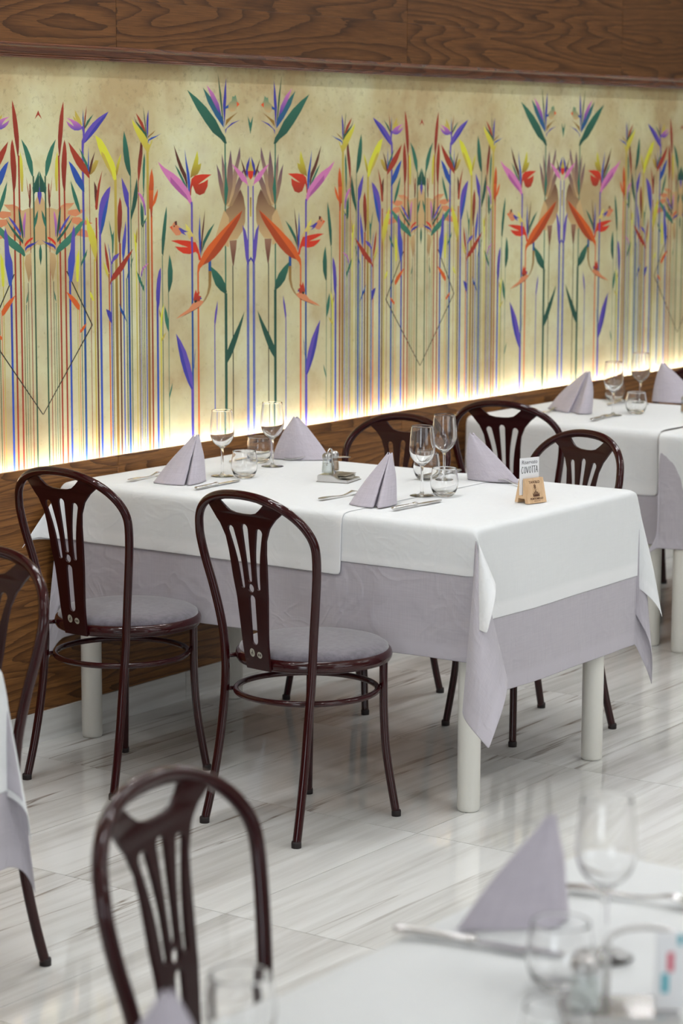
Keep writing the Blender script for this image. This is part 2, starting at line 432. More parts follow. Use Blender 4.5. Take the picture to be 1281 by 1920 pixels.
POLYS = """R R2 1055,18356 1065,18152 1049,17828 1006,17432 965,17206 911,16951 872,16796 840,16796 808,17064 806,17346 843,17656 898,17939 977,18179
R R2 1079,17277 1139,17122 1168,16881 1164,16597 1124,16242 1083,15815 1029,15816 970,15987 941,16243 929,16527 963,16810 1016,17093
T T 714,17282 669,17148 579,16880 500,16627 390,16388 303,16248 250,16234 248,16417 270,16642 370,16866 489,17063 618,17190
Y OY 770,16951 795,16669 785,16244 750,15819 680,15820 648,16245 679,16669
T T 1698,17045 1824,16910 1929,16766 2035,16623 2108,16465 2106,16378 2031,16422 1926,16609 1842,16752 1760,16924
B B 2105,17096 2120,16738 2124,16522 2120,16350 2083,16350 2065,16522 2082,16809
OY G 2549,16679 2469,16521 2357,16377 2224,16291 2136,16263 2204,16407 2273,16565 2407,16694
M M 2394,16953 2320,16737 2250,16522 2181,16335 2136,16270 2105,16321 2130,16479 2210,16666 2300,16809
R R 1241,17214 1419,17066 1608,16895 1820,16709 1968,16551 2105,16350 2145,16177 2091,16177 1962,16279 1749,16409 1580,16567 1455,16738 1331,16952
B DB 1240,16668 1387,16582 1535,16453 1681,16281 1808,16122 1901,15949 1909,15776 1812,15806 1674,15923 1526,16067 1423,16240 1341,16411
P P 3008,18095 2806,18021 2540,17903 2297,17756 2120,17612 1965,17467 1875,17281 1905,17160 2047,17239 2246,17383 2468,17557 2691,17761 2870,17921
I I 3008,18095 2870,17921 2691,17761 2468,17557 2246,17383 2047,17239 1916,17167 2027,17296 2226,17498 2471,17715 2738,17920
DB DB 1889,18165 1913,17881 1921,17610 1872,17666 1862,17880
T DG 2346,18015 2212,17856 2078,17697 1957,17582 1969,17667 2059,17811 2213,17927
R M 2051,18253 2006,17882 1969,17667 1944,17467 1914,17610 1953,17924
OY OY 1545,18117 1632,18019 1758,17879 1841,17723 1818,17666 1712,17736 1606,17806 1545,17947
OY OY 1449,17953 1565,17876 1606,17792 1500,17833
K P 1161,17893 1394,17853 1606,17792 1776,17708 1849,17609 1805,17566 1686,17537 1515,17538 1367,17591 1241,17681 1163,17808 1327,17725 1485,17656 1434,17726 1329,17817
P P 1807,17652 1926,17667 1955,17496 1916,17160 1890,16953 1803,16952 1809,17238 1865,17338 1858,17495
T T 1313,16113 1437,15906 1561,15676 1663,15430 1713,15214 1701,15171 1596,15288 1492,15462 1410,15649 1350,15864
M M 2329,16084 2435,15924 2496,15634 2446,15316 2380,15346 2342,15636
R R 2698,16404 2614,16067 2566,15850 2516,15561 2467,15272 2389,15244 2358,15346 2431,15707 2503,15996
P P 3048,15929 3026,15762 2963,15542 2879,15203 2755,14815 2647,14579 2607,14512 2530,14548 2502,14821 2508,15126 2559,15396 2640,15581 2772,15732 2904,15849
B DB 3004,15661 2963,15542 2879,15203 2755,14815 2647,14579 2582,14547 2628,14920 2737,15257 2871,15493
TAN TAN -41,15782 162,15596 302,15340 449,15351 721,15290 935,15400 1209,15266 1376,15077 1458,14874 1367,14647 1107,14539 848,14374 609,14096 421,14174 131,14325 -78,14289
PE TAN 1471,15474 1299,15465 1085,15468 893,15400 828,15330 911,15258 1123,15254 1274,15322
PE PE 1209,15259 1510,15289 1790,15270 1952,15245 1788,15183 1657,15128 1505,15074 1291,15122 1164,15167
PE PE 1397,15062 1677,15056 1784,14996 2000,14948 2250,14863 2063,14831 1781,14823 1586,14835 1372,14905 1289,15007
PE PE 1541,14743 1714,14738 1995,14659 2056,14469 1817,14483 1623,14525 1494,14543 1324,14648
TAN BG 377,14104 607,14025 666,13809 505,13243 406,13533
T DT 12,16394 166,16122 293,15927 264,15695 74,15891 2,15950
I P 2,15950 74,15891 87,15697 6,15447 -11,15447
T DT -4,14341 60,14144 56,13949 -7,13718 -19,13718
R R -3,18083 150,17836 11,17950 -6,17949
DT DT -30,16250 133,16108 212,15924 250,15797 22,15800
T T 71,15288 152,15187 212,15073 251,14959 269,14817 255,14676 226,14790 146,14933 88,15104
MR M 361,16078 429,15823 450,15399 396,15329 359,15542 351,15824
R R 543,16246 493,15893 444,15611 424,15611 462,15893
K P 594,15271 654,15149 703,14977 711,14863 661,14522 640,14523 624,14766 597,14951 574,15150
DT DT 882,15372 864,15088 827,14832 746,14549 701,14436 696,14664 745,14948 804,15203
P B 1292,15143 1203,15009 1072,14869 919,14701 810,14575 781,14662 900,14802 1075,14997
T DT 1398,15076 1287,14907 1155,14738 980,14571 807,14433 721,14350 702,14450 853,14574 1026,14727 1200,14880
T2 T 1925,15008 1825,14866 1691,14681 1537,14556 1361,14388 1187,14264 971,14156 799,14076 670,13994 629,14038 674,14180 804,14304 998,14427 1193,14536 1367,14675 1542,14800 1717,14911
BR BR 304,14532 429,14501 554,14440 647,14352 645,14266 572,14326 448,14415 323,14475
I I 51,14447 216,14379 383,14360 530,14313 633,14238 631,14138 549,14227 381,14274 216,14351
P B 1425,14832 1474,14644 1465,14212 1456,13780 1385,13494 1314,13208 1207,13213 1149,13503 1157,13863 1270,14146 1296,14361 1345,14647
Y Y 1636,14135 1639,13773 1595,13196 1508,13200 1483,13562 1523,13922
Y OY 1971,15086 2066,14947 2193,14770 2321,14593 2405,14387 2433,14109 2396,13892 2370,13717 2286,13895 2180,14117 2077,14411 1995,14702
T T 1994,14123 1958,13950 1846,13795 1734,13654 1687,13482 1737,13770 1849,13940
O O 1063,12930 1304,12813 1503,12668 1644,12506 1626,12371 1526,12396 1356,12560 1188,12742
O O 1924,11975 1848,11834 1714,11725 1641,11700 1643,11787 1776,11896
Y Y 2074,12913 2203,12770 2259,12611 2200,12614 2086,12756
T T 540,13003 606,12827 631,12654 562,12753
I I 2786,12339 2964,12281 3022,12218 3046,11881 2943,11986 2842,12169
M R 4435,17241 4525,17108 4521,16872 4471,16577 4409,16312 4348,16076 4303,16121 4284,16386 4312,16681 4385,16975
Y Y 2399,17414 2673,17290 2868,17089 3062,16828 3215,16625 3301,16435 3318,16129 3205,16100 3075,16291 2879,16510 2664,16814 2536,17045
OY OY 2666,16944 2797,16857 2969,16596 3120,16334 3162,16174 3075,16291 2879,16510 2664,16814
Y G 3544,16879 3507,16682 3436,16478 3365,16289 3330,16216 3295,16362 3325,16522 3418,16712
T DT 3684,17543 3788,17311 3873,17019 3936,16682 3976,16358 3973,16211 3906,16241 3773,16433 3686,16653 3635,16945 3634,17266
T T 4607,16902 4640,16680 4615,16207 4560,15614 4518,15911 4514,16429 4554,16725
DT DG 4139,17986 4250,17826 4431,17696 4590,17595 4703,17478 4758,17272 4678,17360 4542,17491 4339,17681 4227,17797
R R 4231,18075 4389,17945 4547,17786 4636,17625 4669,17507 4590,17565 4454,17696 4342,17857
DG DG 4566,18278 4631,18007 4684,17713 4758,17301 4724,17301 4659,17566 4607,17933
I I 4811,18179 4814,17906 4797,17597 4782,17331 4727,17507 4708,17787 4745,17979
Y OY 4047,17890 4248,17709 4452,17579 4611,17448 4747,17301 4814,17154 4883,17154 4931,17258 5001,17288 4930,17154 4858,17035 4822,16932 4695,16946 4582,17064 4424,17240 4245,17474 4111,17678
G G 5133,17577 5004,17465 4864,17390 4782,17331 4783,17390 4911,17465
B DB 5401,17483 5165,17377 4955,17302 4815,17257 4791,17183 4768,17198 4781,17286 4933,17361 5166,17407
O R 4938,16442 5009,16204 5029,15980 5000,15608 4948,15236 4809,15238 4791,15611 4794,15834 4846,16205
O R 4795,15792 5012,15789 4994,15476 4963,15216 4933,14990 4878,14991 4854,15166 4804,15427
O O 5217,15829 5201,15630 5102,15422 4964,15285 4980,15424 5051,15597
P I 3554,16185 3742,15925 3871,15717 3876,15236 3784,15306 3682,15497 3620,15721 3571,15961
DT DT 4250,16165 4285,15833 4268,15574 4183,15317 4060,15094 3977,14924 3953,15062 4025,15405 4110,15749
K P 4284,15746 4430,15693 4562,15552 4640,15309 4649,15048 4595,15049 4571,15258 4507,15432 4375,15607
R M 3468,15611 3536,15448 3565,15156 3538,14796 3480,14523 3449,14214 3384,14302 3349,14560 3344,14989 3376,15331
T T 2965,14946 3039,14740 3100,14499 3153,14566 3181,14651 3176,14394 3142,13966 3090,13968 3083,14311 3011,14655
P B 3719,14912 3746,14636 3727,14292 3654,13897 3572,13728 3536,13953 3555,14297 3626,14553
R R 2758,14320 2820,14148 2894,13923 2953,13630 2975,13372 2923,13408 2836,13634 2777,13927
B P 2905,14282 2974,14057 3034,13747 3032,13644 2982,13800
P P 3418,13966 3336,13822 3177,13742 3071,13643 3045,13644 3073,13763 3180,13896
Y OY 2683,13760 2809,13584 2910,13391 2920,13237 2805,13379 2731,13570
R R 4043,14075 3920,13888 3757,13686 3594,13485 3380,13321 3220,13207 3062,13145 2981,13028 2983,13131 3091,13333 3305,13513 3545,13711 3760,13876 3921,13992
Y Y 4078,14576 4169,14452 4219,14191 4186,13844 4135,14020 4113,14281
OY G 4248,14710 4256,14536 4219,14225 4166,14279 4170,14487
T DT 4413,15468 4505,15294 4540,14963 4468,14670 4416,14793 4395,15140
T T 4703,15012 4633,14874 4496,14756 4468,14670 4525,14842
K P 4763,13615 4640,13532 4503,13432 4419,13226 4378,13210 4393,13349 4477,13503 4640,13584
T DT 4052,13832 3982,13643 3939,13454 3915,13594 3970,13731
DG DB 3886,13456 3830,13302 3748,13167 3721,13168 3777,13339
T T 4193,13409 4338,13229 4443,13050 4548,12888 4546,12730 4414,12929 4282,13110
T DT 5617,15300 5632,15028 5585,14589 5510,14151 5436,13801 5369,13892 5375,14331 5435,14681 5508,14995
T DT 5728,13844 5822,13646 5888,13343 5870,13024 5755,12762 5670,12660 5646,12909 5646,13352
P I 5322,13471 5332,13188 5284,12749 5252,12397 5179,12153 5088,12493 5092,12758 5138,13108 5224,13351
Y Y 5459,12376 5399,12042 5352,11690 5319,11283 5282,11605 5301,11994 5387,12238
OY OY 5557,11482 5458,11327 5318,11194 5319,11283 5460,11434
G G 5222,12229 5302,12065 5286,11924 5247,12033
T T 5499,12285 5607,12066 5673,11831 5682,11456 5573,11623 5493,11841 5469,12092
T T 5836,9922 5814,9744 5684,9431 5671,9522 5744,9732
DB DB 3378,12481 3495,12319 3624,12156 3726,11889 3622,12017 3440,12235
M M 5977,17150 6162,16853 6385,16495 6572,16255 6627,15991 6625,15823 6494,16088 6270,16400 6122,16687
T T 6026,16556 6232,16377 6456,16089 6625,15847 6643,15799 6417,15993 6193,16282
B B 6505,17008 6596,16662 6725,16278 6761,15990 6738,15654 6662,15775 6610,16183 6538,16614
Y G 7117,16974 7172,16733 7151,16541 7306,16588 7266,16420 7129,16252 6878,16181 6762,16134 6803,16326 6960,16661
BR R 6737,15605 6759,15894 6819,16110 6994,16216 7342,16250 7810,16242 7496,16104 7145,15943 7417,16008 7632,16091 7611,15885 7453,15668 7219,15611 7026,15674 6875,15917 6816,15797 6795,15605
K K 5225,16641 5556,16451 5966,16283 6304,16090 6568,15872 6719,15726 6813,15508 6869,15338 6753,15340 6602,15487 6337,15635 6036,15830 5812,15999 5554,16238 5370,16429
K2 K2 5815,16189 6188,15924 6565,15632 6678,15462 6602,15487 6337,15635 6036,15830 5812,15999
P P 6773,15412 6869,15411 6868,14202 6818,14203
DG DG 8140,19365 8316,18694 8428,17774 8388,17773 8236,18595
I I 8557,19207 8569,18602 8466,17677 8392,18356 8476,18891
T DB 7403,18891 7882,18540 8194,18256 8428,17871 8427,17676 8035,18012 7647,18440
K I 7590,18967 7923,18734 8195,18401 8311,18064 8115,18206 7805,18587
T2 TAN 8511,18309 8711,18449 8831,18509 8872,18656 8952,18633 9032,18698 9112,18514 9232,18419 9110,18319 8989,18195 8789,18168 8630,18263
OR OR 9087,18490 9240,18414 9094,18328
DB DB 8416,18284 8671,18385 8670,18288 8511,18251
G G 9150,18173 8827,17973 8507,17726 8548,17921
I I 9269,17929 8906,17803 8586,17653 8505,17482 8506,17628 8826,17827
T DT 6635,18802 7107,18574 7568,18294 8034,17915 8346,17530 8504,17385 8582,17190 8463,17189 8266,17335 7874,17526 7486,17860 7104,18239
T T 9651,18057 9797,17837 9795,17491 9698,17787
BW TAN 9262,15768 9423,15519 9514,15170 9500,14747 9355,14452 9090,14211 8686,14173 8428,14402 8513,15139 8835,15305 9119,15622
TAN TAN 8433,15140 8671,14889 8665,13976 8505,14005 7990,14316 8191,14703
M2 M 8686,14173 9069,14187 9027,13890 8902,13397 8862,13374 8783,13699
MV BG 8060,16562 8244,16293 8361,16024 8517,15630 8474,15238 8278,15633 8162,15977
MV BG 9448,16434 9365,16015 9160,15646 8835,15256 8594,15236 8878,15674 9163,16115
MV TAN 8328,16878 8444,16536 8561,16193 8638,15751 8514,15262 8399,15876 8324,16366
MV TAN 9241,17100 9268,16780 9165,16485 9082,16066 8917,15625 8674,15259 8554,15261 8758,15750 8922,16363
MV BG 8767,17000 8825,16707 8882,16314 8859,15872 8675,15382 8514,15262 8559,15875 8603,16413
T T 8461,16609 8540,16609 8560,16120 8638,15776 8514,15188 8451,15385 8438,15778 8473,16120
K K 8804,16572 9084,16436 9366,16286 9568,16112 9669,15863 9568,15938 9324,16040 9123,16239
M M 9268,16743 9448,16484 9569,16285 9568,16112 9447,16286
I I 9756,16792 9571,16533 9529,16310 9630,16111 9692,16408
OY OY 9804,16680 9672,16433 9631,16334 9803,16333
BR BR 9643,16334 9803,16346 9801,16060 9671,16161
G OY 9749,15514 9798,15513 9795,14890 9746,14916
P P 9357,14651 9519,14473 9640,14120 9658,13744 9615,13370 9514,13624 9435,14126
I I 9789,13640 9789,13552 9636,13395 9574,13372 9595,13446
DB DB 7628,13543 7767,13587 7775,13194 7749,12949 7623,12954
G BG 7628,13266 7778,13260 7762,12818 7661,12576 7502,12387 7304,12249 7187,12230 7384,12368 7543,12557 7624,12824
YB TAN 6517,14755 6707,14618 6897,14395 7127,14170 6933,14176 6665,14304 6553,14549
B I 7213,15018 7247,14555 7281,14068 7258,13703 7183,13949 7149,14437
M M 7475,15170 7424,14673 7341,14188 7298,13750 7262,14068 7325,14554
T DT 7954,14746 7715,14421 7477,14135 7318,13872 7298,13750 7360,14187 7637,14521
BR BR 5809,14257 6168,14271 6626,14233 7011,14173 7144,13950 7277,13629 7160,13609 7104,13806 7008,13882 6698,13819 6392,13854 6164,13958 5995,14083 6280,14050 6624,14035 6280,14123 6016,14203
P P 6762,14350 6869,14347 6875,13765 6813,13767
PE PE 5758,14677 5871,14710 5948,14804 6099,14848 6117,14728 6287,14628 6323,14483 6246,14413 6056,14406 5888,14542
OR OR 5757,14665 5863,14710 5899,14566
I P 6173,14631 6287,14628 6476,14551 6667,14510 6437,14492 6551,14392 6323,14471
M M 5986,14827 6099,14853 6117,14728 6022,14718
DK DK 5946,14713 6003,14712 6003,14669 5946,14670
O O 9359,15111 9236,14877 9032,14634 8788,14393 8505,14104 8224,13866 7945,13679 7668,13542 7353,13455 7216,13363 7137,13219 7079,13270 7100,13465 7238,13630 7396,13845 7633,14057 7950,14268 8309,14504 8710,14741 9074,14955
OD OD 9359,15111 9236,14877 9032,14634 8788,14393 8505,14104 8224,13866 7945,13679 7668,13542 7353,13455 7511,13621 7868,13927 8227,14236 8629,14570 9034,14882
M M 6216,11879 6602,12016 6913,12122 7187,12255 7285,12238 7108,12136 6641,12002
PE PE 6837,12297 7149,12379 7384,12343 7265,12226 6991,12118 6525,11984 6025,11866 6256,11986 6642,12136
BR R 6877,12417 6918,12562 6997,12729 7054,12605 7191,12647 7151,12526 7268,12496 7188,12353 6915,12342
DK DK 6916,12379 7032,12397 7051,12335 6934,12304
I I 7209,12487 7306,12421 7208,12401
T DT 7726,13417 8060,13231 8297,13049 8456,12844 8554,12566 8453,12521 8214,12632 7977,12816 7821,13093
P P 8075,12334 8073,12061 8010,11767 7936,11473 7898,11674 7953,11993
DT DT 9447,11913 9342,11591 9135,11150 8888,10713 8724,10498 8561,10334 8461,10466 8564,10735 8809,11095 9137,11503
I I 6020,11416 6246,11183 6511,10823 6700,10417 6813,10039 6848,9666 6750,9625 6578,9860 6389,10194 6239,10548 6110,10997
P P 6020,11416 6246,11183 6511,10823 6700,10417 6813,10039 6828,9668 6694,9851 6543,10232 6319,10812
DB DB 6970,10916 6945,10696 6893,10280 6874,10282 6917,10697"""
LINE = [(0.1096, 1.352), (0.2171, 1.1903), (0.0, 0.9457)]
def mural_base():
    m = mat('parchment_print', None, 0.7, spec=0.15); s = N(m)
    co = s.coord('Object')
    n1 = s.noise(co, 1.7, 5, 0.6); n2 = s.noise(co, 7, 5, 0.7); n3 = s.noise(co, 60, 4, 0.7)
    col = s.ramp(n2, [(0.30, srgb(196, 186, 140)), (0.50, srgb(210, 207, 166)), (0.70, srgb(214, 215, 182))])
    # brown ageing stains, denser towards the printed sheet's upper edge and a little at the foot
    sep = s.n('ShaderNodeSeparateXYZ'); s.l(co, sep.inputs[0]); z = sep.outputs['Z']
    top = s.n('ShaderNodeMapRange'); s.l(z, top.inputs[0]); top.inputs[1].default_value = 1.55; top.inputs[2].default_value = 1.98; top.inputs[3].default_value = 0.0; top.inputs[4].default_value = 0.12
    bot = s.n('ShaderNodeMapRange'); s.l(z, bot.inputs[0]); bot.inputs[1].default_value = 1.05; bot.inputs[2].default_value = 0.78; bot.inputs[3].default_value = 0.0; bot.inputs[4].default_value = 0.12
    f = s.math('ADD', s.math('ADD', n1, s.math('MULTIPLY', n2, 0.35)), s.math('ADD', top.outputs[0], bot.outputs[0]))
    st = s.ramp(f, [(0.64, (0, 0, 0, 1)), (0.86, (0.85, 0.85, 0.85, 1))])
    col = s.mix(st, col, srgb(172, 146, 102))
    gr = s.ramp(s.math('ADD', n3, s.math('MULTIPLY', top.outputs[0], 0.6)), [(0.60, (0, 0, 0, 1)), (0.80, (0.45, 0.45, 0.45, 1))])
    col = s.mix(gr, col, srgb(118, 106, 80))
    return m, s, co, col
def twill(s, co, col, k=0.16):
    w = s.n('ShaderNodeTexWave', wave_type='BANDS', bands_direction='DIAGONAL', Scale=95)
    mp = s.n('ShaderNodeMapping'); s.l(co, mp.inputs[0]); mp.inputs['Scale'].default_value = (1, 0, -1)
    s.l(mp.outputs[0], w.inputs['Vector'])
    col = s.mix(s.math('MULTIPLY', w.outputs['Fac'], k), col, srgb(120, 112, 92))
    s.l(col, s.b.inputs['Base Color']); s.bump(w.outputs['Fac'], 0.2, 0.0006)
mb, s, co, col = mural_base(); twill(s, co, col); M_mural = mb
mp_ = mat('printed_motifs', None, 0.7, spec=0.12); s = N(mp_); at = s.n('ShaderNodeAttribute', attribute_name='Col')
co = s.coord('Object'); nn = s.noise(co, 60, 3, 0.6)
twill(s, co, s.mix(s.math('MULTIPLY', nn, 0.05), at.outputs['Color'], srgb(150, 140, 110)), 0.09); M_motif = mp_
bm = bmesh.new(); cl = color_attr(bm)
x0m, x1m = US-3*(UT-US), US+7*(UT-US)
f = bm.faces.new([bm.verts.new(p) for p in ((x0m, YM, .745), (x1m, YM, .745), (x1m, YM, 1.992), (x0m, YM, 1.992))])
zb = 0.746
per = 2*(UT-US); DY = 0.00002
LAY = []
def fills(pts, c1, c2, y=None):
    # half of the symmetric repeat only; each outline gets the lowest print layer free of overlaps
    pts = [(min(UT-US, max(0.0, u)), z) for u, z in pts]
    bb = (min(p[0] for p in pts), max(p[0] for p in pts), min(p[1] for p in pts), max(p[1] for p in pts))
    ly = 1
    for q, l in LAY:
        if q[0] < bb[1] and q[1] > bb[0] and q[2] < bb[3] and q[3] > bb[2] and l >= ly: ly = l+1
    LAY.append((bb, ly)); y = YM-DY*ly
    zs = [p[1] for p in pts]; za, zz = max(zs), min(zs)
    A, B = srgb(*PAL[c1]), srgb(*PAL[c2])
    for k in range(-2, 4):
        for sg in (1, -1):
            P = [(US+sg*u+k*per, z) for u, z in pts]
            if max(p[0] for p in P) > x1m or min(p[0] for p in P) < x0m: continue
            if sg < 0: P = P[::-1]
            try: f = bm.faces.new([bm.verts.new((px, y, pz)) for px, pz in P])
            except ValueError: continue
            f.material_index = 1
            for lp in f.loops:
                t = (za-lp.vert.co.z)/max(1e-6, za-zz)
                t = max(0, min(1, t))
                lp[cl] = tuple(A[i]*(1-t)+B[i]*t for i in range(4))
polys = [ln.split() for ln in POLYS.strip().split('\n')]
def poly(q): fills([tuple(float(v)/1e4 for v in t.split(',')) for t in q[2:]], q[0], q[1])
first = [q for q in polys if (q[0], q[1]) in (('TAN', 'TAN'), ('PE', 'TAN'), ('PE', 'PE')) and int(q[2].split(',')[0]) < 3000]
for q in first: poly(q)
for ln in STEMS.strip().split('\n'):
    c1, c2, u, w, zt = ln.split(); u, w, zt = float(u)/1e4, float(w)/1e4, float(zt)/1e4
    zm = zt-(zt-zb)*0.45
    fills([(u-w/2, zm), (u+w/2, zm), (u+w/2, zt), (u-w/2, zt)], c1, c2)
    fills([(u-w/2, zb), (u+w/2, zb), (u+w/2, zm), (u-w/2, zm)], c2, c2)
for a, b in zip(LINE, LINE[1:]):
    d = Vector((b[0]-a[0], b[1]-a[1])).normalized(); n = Vector((-d.y, d.x))*0.0022
    a, b = Vector(a), Vector(b)
    fills([tuple(a+n), tuple(a-n), tuple(b-n), tuple(b+n)], 'DK', 'DK')
for q in polys:
    if q not in first: poly(q)
bm.normal_update()
for f in bm.faces:
    if f.normal.y > 0: f.normal_flip()
mu = obj('mural', bm, [M_mural, M_motif], smooth=False)
tag(mu, 'long printed mural of mirrored strelitzia flowers and coloured vertical stems on parchment ground', 'mural')

# ================================================================ chairs
def make_chair(label, loc, rz, group):
    t = thing('dining_chair', label, 'chair', loc, rz, group)
    # back hoop: one tube from foot over the arch to the other foot
    side = [(-.243, .162, 0.004), (-.222, .156, .09), (-.202, .151, .19), (-.186, .148, .30), (-.176, .150, .40), (-.178, .158, .50), (-.190, .176, .60), (-.204, .193, .68), (-.214, .200, .735)]
    arch = []
    for k in range(1, 16):
        th = PI*k/16
        c_, s_ = math.cos(th), math.sin(th)
        w = .200*math.copysign(abs(c_)**0.92, c_); z = .735+.131*abs(s_)**0.9
        arch.append((-.214-.060*abs(s_)**1.3, w, z))
    path = side+arch+[(x, -y, z) for x, y, z in side[::-1]]
    bm = bmesh.new(); tube(bm, catmull(path, 4), 0.0112, 16)
    hoop = obj('back_hoop', bm, M_brown, t)
    for sg in (1, -1):
        bm = bmesh.new(); lathe(bm, [(0, 0), (.0125, 0), (.0128, .012), (.012, .016), (0, .016)], 18, (-.243, sg*.162, 0)); obj('foot_cap', bm, M_rubber, hoop)
    # front legs
    for sg in (1, -1):
        bm = bmesh.new(); tube(bm, catmull([(.118, sg*.128, .425), (.117, sg*.128, .36), (.117, sg*.130, .27), (.121, sg*.137, .16), (.138, sg*.156, .004)], 6), 0.0108, 14)
        lg = obj('leg', bm, M_brown, t)
        bm = bmesh.new(); lathe(bm, [(0, 0), (.0122, 0), (.0125, .012), (.0115, .016), (0, .016)], 18, (.138, sg*.156, 0)); obj('foot_cap', bm, M_rubber, lg)
    # seat rim and cushion
    bm = bmesh.new(); lathe(bm, [(.15, .417), (.188, .416), (.196, .418), (.2000, .425), (.2010, .433), (.1985, .442), (.193, .447), (.186, .448), (.15, .447), (.15, .417)], 64, (-.007, 0, 0))
    obj('seat_rim', bm, M_brown, t)
    bm = bmesh.new(); lathe(bm, [(0, .415), (.186, .415), (.1915, .447), (.1895, .454), (.180, .4605), (.160, .4655), (.12, .4685), (.06, .4695), (0, .470)], 64, (-.007, 0, 0))
    obj('seat_cushion', bm, M_seat, t)
    # foot ring
    bm = bmesh.new(); tube(bm, [(.181*math.cos(a)-.034, .181*math.sin(a), .342) for a in [2*PI*k/56 for k in range(56)]], .0078, 12, closed=True)
    for sg in (1, -1):
        tube(bm, [(-.183, sg*.1485, .342), (-.150, sg*.134, .342)], .0055, 10); tube(bm, [(.117, sg*.129, .342), (.098, sg*.118, .342)], .0055, 10)
        tube(bm, [(-.176, sg*.149, .428), (-.150, sg*.134, .428)], .006, 10)
    obj('foot_ring', bm, M_brown, t)
    # pierced back panel
    half = [(.040, .418), (.042, .447), (.046, .52), (.0525, .60), (.0585, .655), (.0635, .72), (.069, .755), (.084, .787), (.106, .812), (.132, .834)]
    arc_t = [(.120, .842), (.100, .852), (.078, .860), (.060, .8635), (.035, .866), (0, .867)]
    outl = half+arc_t+[(-x, z) for x, z in (half+arc_t[:-1])[::-1]]
    holes = [[(-.074, .846), (-.060, .834), (-.045, .8235), (-.025, .819), (0, .818), (.025, .819), (.045, .8235), (.060, .834), (.074, .846), (.055, .8505), (.03, .853), (0, .854), (-.03, .853), (-.055, .8505)]]
    def slot(x0, z0, x1, z1, bend, w0, w1):
        L = [];R_ = []
        for i in range(9):
            tt = i/8; x = x0+(x1-x0)*tt+bend*math.sin(PI*tt); z = z0+(z1-z0)*tt; w = w0+(w1-w0)*tt
            L.append((x-w, z)); R_.append((x+w, z))
        cap1 = [(x1+w1*math.cos(a), z1+w1*math.sin(a)) for a in [PI*k/6 for k in range(1, 6)]]
        cap0 = [(x0+w0*math.cos(a), z0+w0*math.sin(a)) for a in [PI+PI*k/6 for k in range(1, 6)]]
        return cap0+R_+cap1+L[::-1]
    holes.append(slot(0, .651, 0, .781, 0, .0070, .0112))
    holes.append(slot(.0266, .632, .0485, .773, -.005, .0066, .0112)); holes.append(slot(-.0266, .632, -.0485, .773, .005, .0066, .0112))
    holes.append([(.0105*math.cos(a), .6285+.0108*math.sin(a)) for a in [2*PI*k/16 for k in range(16)]])
    holes.append(slot(0, .494, 0, .600, 0, .0108, .0108))
    cu = bpy.data.curves.new('p', 'CURVE'); cu.dimensions = '2D'; cu.fill_mode = 'BOTH'; cu.extrude = 0.0026; cu.bevel_depth = 0.0012; cu.bevel_resolution = 1; cu.offset = -0.0012
    for lp in [outl]+holes:
        sp = cu.splines.new('POLY'); sp.points.add(len(lp)-1); sp.use_cyclic_u = True
        for p, (x, z) in zip(sp.points, lp): p.co = (x, z, 0, 1)
    tmp = bpy.data.objects.new('tmp', cu); me = bpy.data.meshes.new_from_object(tmp); bpy.data.objects.remove(tmp)
    bm = bmesh.new(); bm.from_mesh(me); bpy.data.meshes.remove(me); bpy.data.curves.remove(cu)
    for k in range(1, 22):
        bmesh.ops.bisect_plane(bm, geom=bm.verts[:]+bm.edges[:]+bm.faces[:], plane_co=(0, .42+k*.021, 0), plane_no=(0, 1, 0))
    def px(z):
        T_ = [(.41, -.205), (.447, -.212), (.49, -.2187), (.605, -.229), (.645, -.2355), (.7, -.243), (.79, -.2565), (.84, -.266), (.87, -.274)]
        for (za, xa), (zc, xc) in zip(T_, T_[1:]):
            if z <= zc: return xa+(xc-xa)*(z-za)/(zc-za)
        return T_[-1][1]
    for v in bm.verts:
        w, z, d = v.co.x, v.co.y, v.co.z
        # the arch leans back less towards its ends, the panel wings follow it
        k = smooth01((abs(w)-.07)/.07)*smooth01((z-.78)/.05)
        v.co = Vector((px(z)*(1-k)+k*(-.252)-d, w, z))
    bmesh.ops.remove_doubles(bm, verts=bm.verts, dist=1e-6)
    bmesh.ops.recalc_face_normals(bm, faces=bm.faces)
    pn = obj('back_panel', bm, M_panel, t); sharp(pn, 40); wn_ = pn.modifiers.new('wn', 'WEIGHTED_NORMAL'); wn_.keep_sharp = True
    for i, (yy, zz, rx, rz_) in enumerate(((.012, .462, .0085, .011), (-.013, .4585, .0085, .0085))):
        bm = bmesh.new(); vs = [bm.verts.new((px(zz+rz_*math.sin(a))-.0048, yy+rx*math.cos(a), zz+rz_*math.sin(a))) for a in [2*PI*k/20 for k in range(20)]]
        bm.faces.new(vs)
        if i == 0:
            vs2 = [[(-.003, -.005), (-.001, -.005), (-.0005, .006), (-.0025, .006)], [(.001, -.006), (.003, -.006), (.0035, .0), (.0015, .0)], [(-.002, -.001), (.003, -.001), (.003, .001), (-.002, .001)]]
        else: vs2 = [[(-.005, -.003), (-.001, -.003), (-.001, .003), (-.005, .003)], [(.001, -.003), (.005, -.003), (.005, .003), (.001, .003)]]
        for q in vs2:
            f = bm.faces.new([bm.verts.new((px(zz+b)-.0052, yy+a, zz+b)) for a, b in q]); f.material_index = 1
        for f in bm.faces:
            f.normal_update()
            if f.normal.x > 0: f.normal_flip()
        obj('label_sticker', bm, [M_sticker, M_stickerd], pn, smooth=False)
    return t
G_CH = 'burgundy bentwood-style dining chairs'
ch0 = make_chair('blurred burgundy hoop-back chair in the foreground, cut off by the picture bottom', (2.3796, 1.7147, 0), -1.408, G_CH)
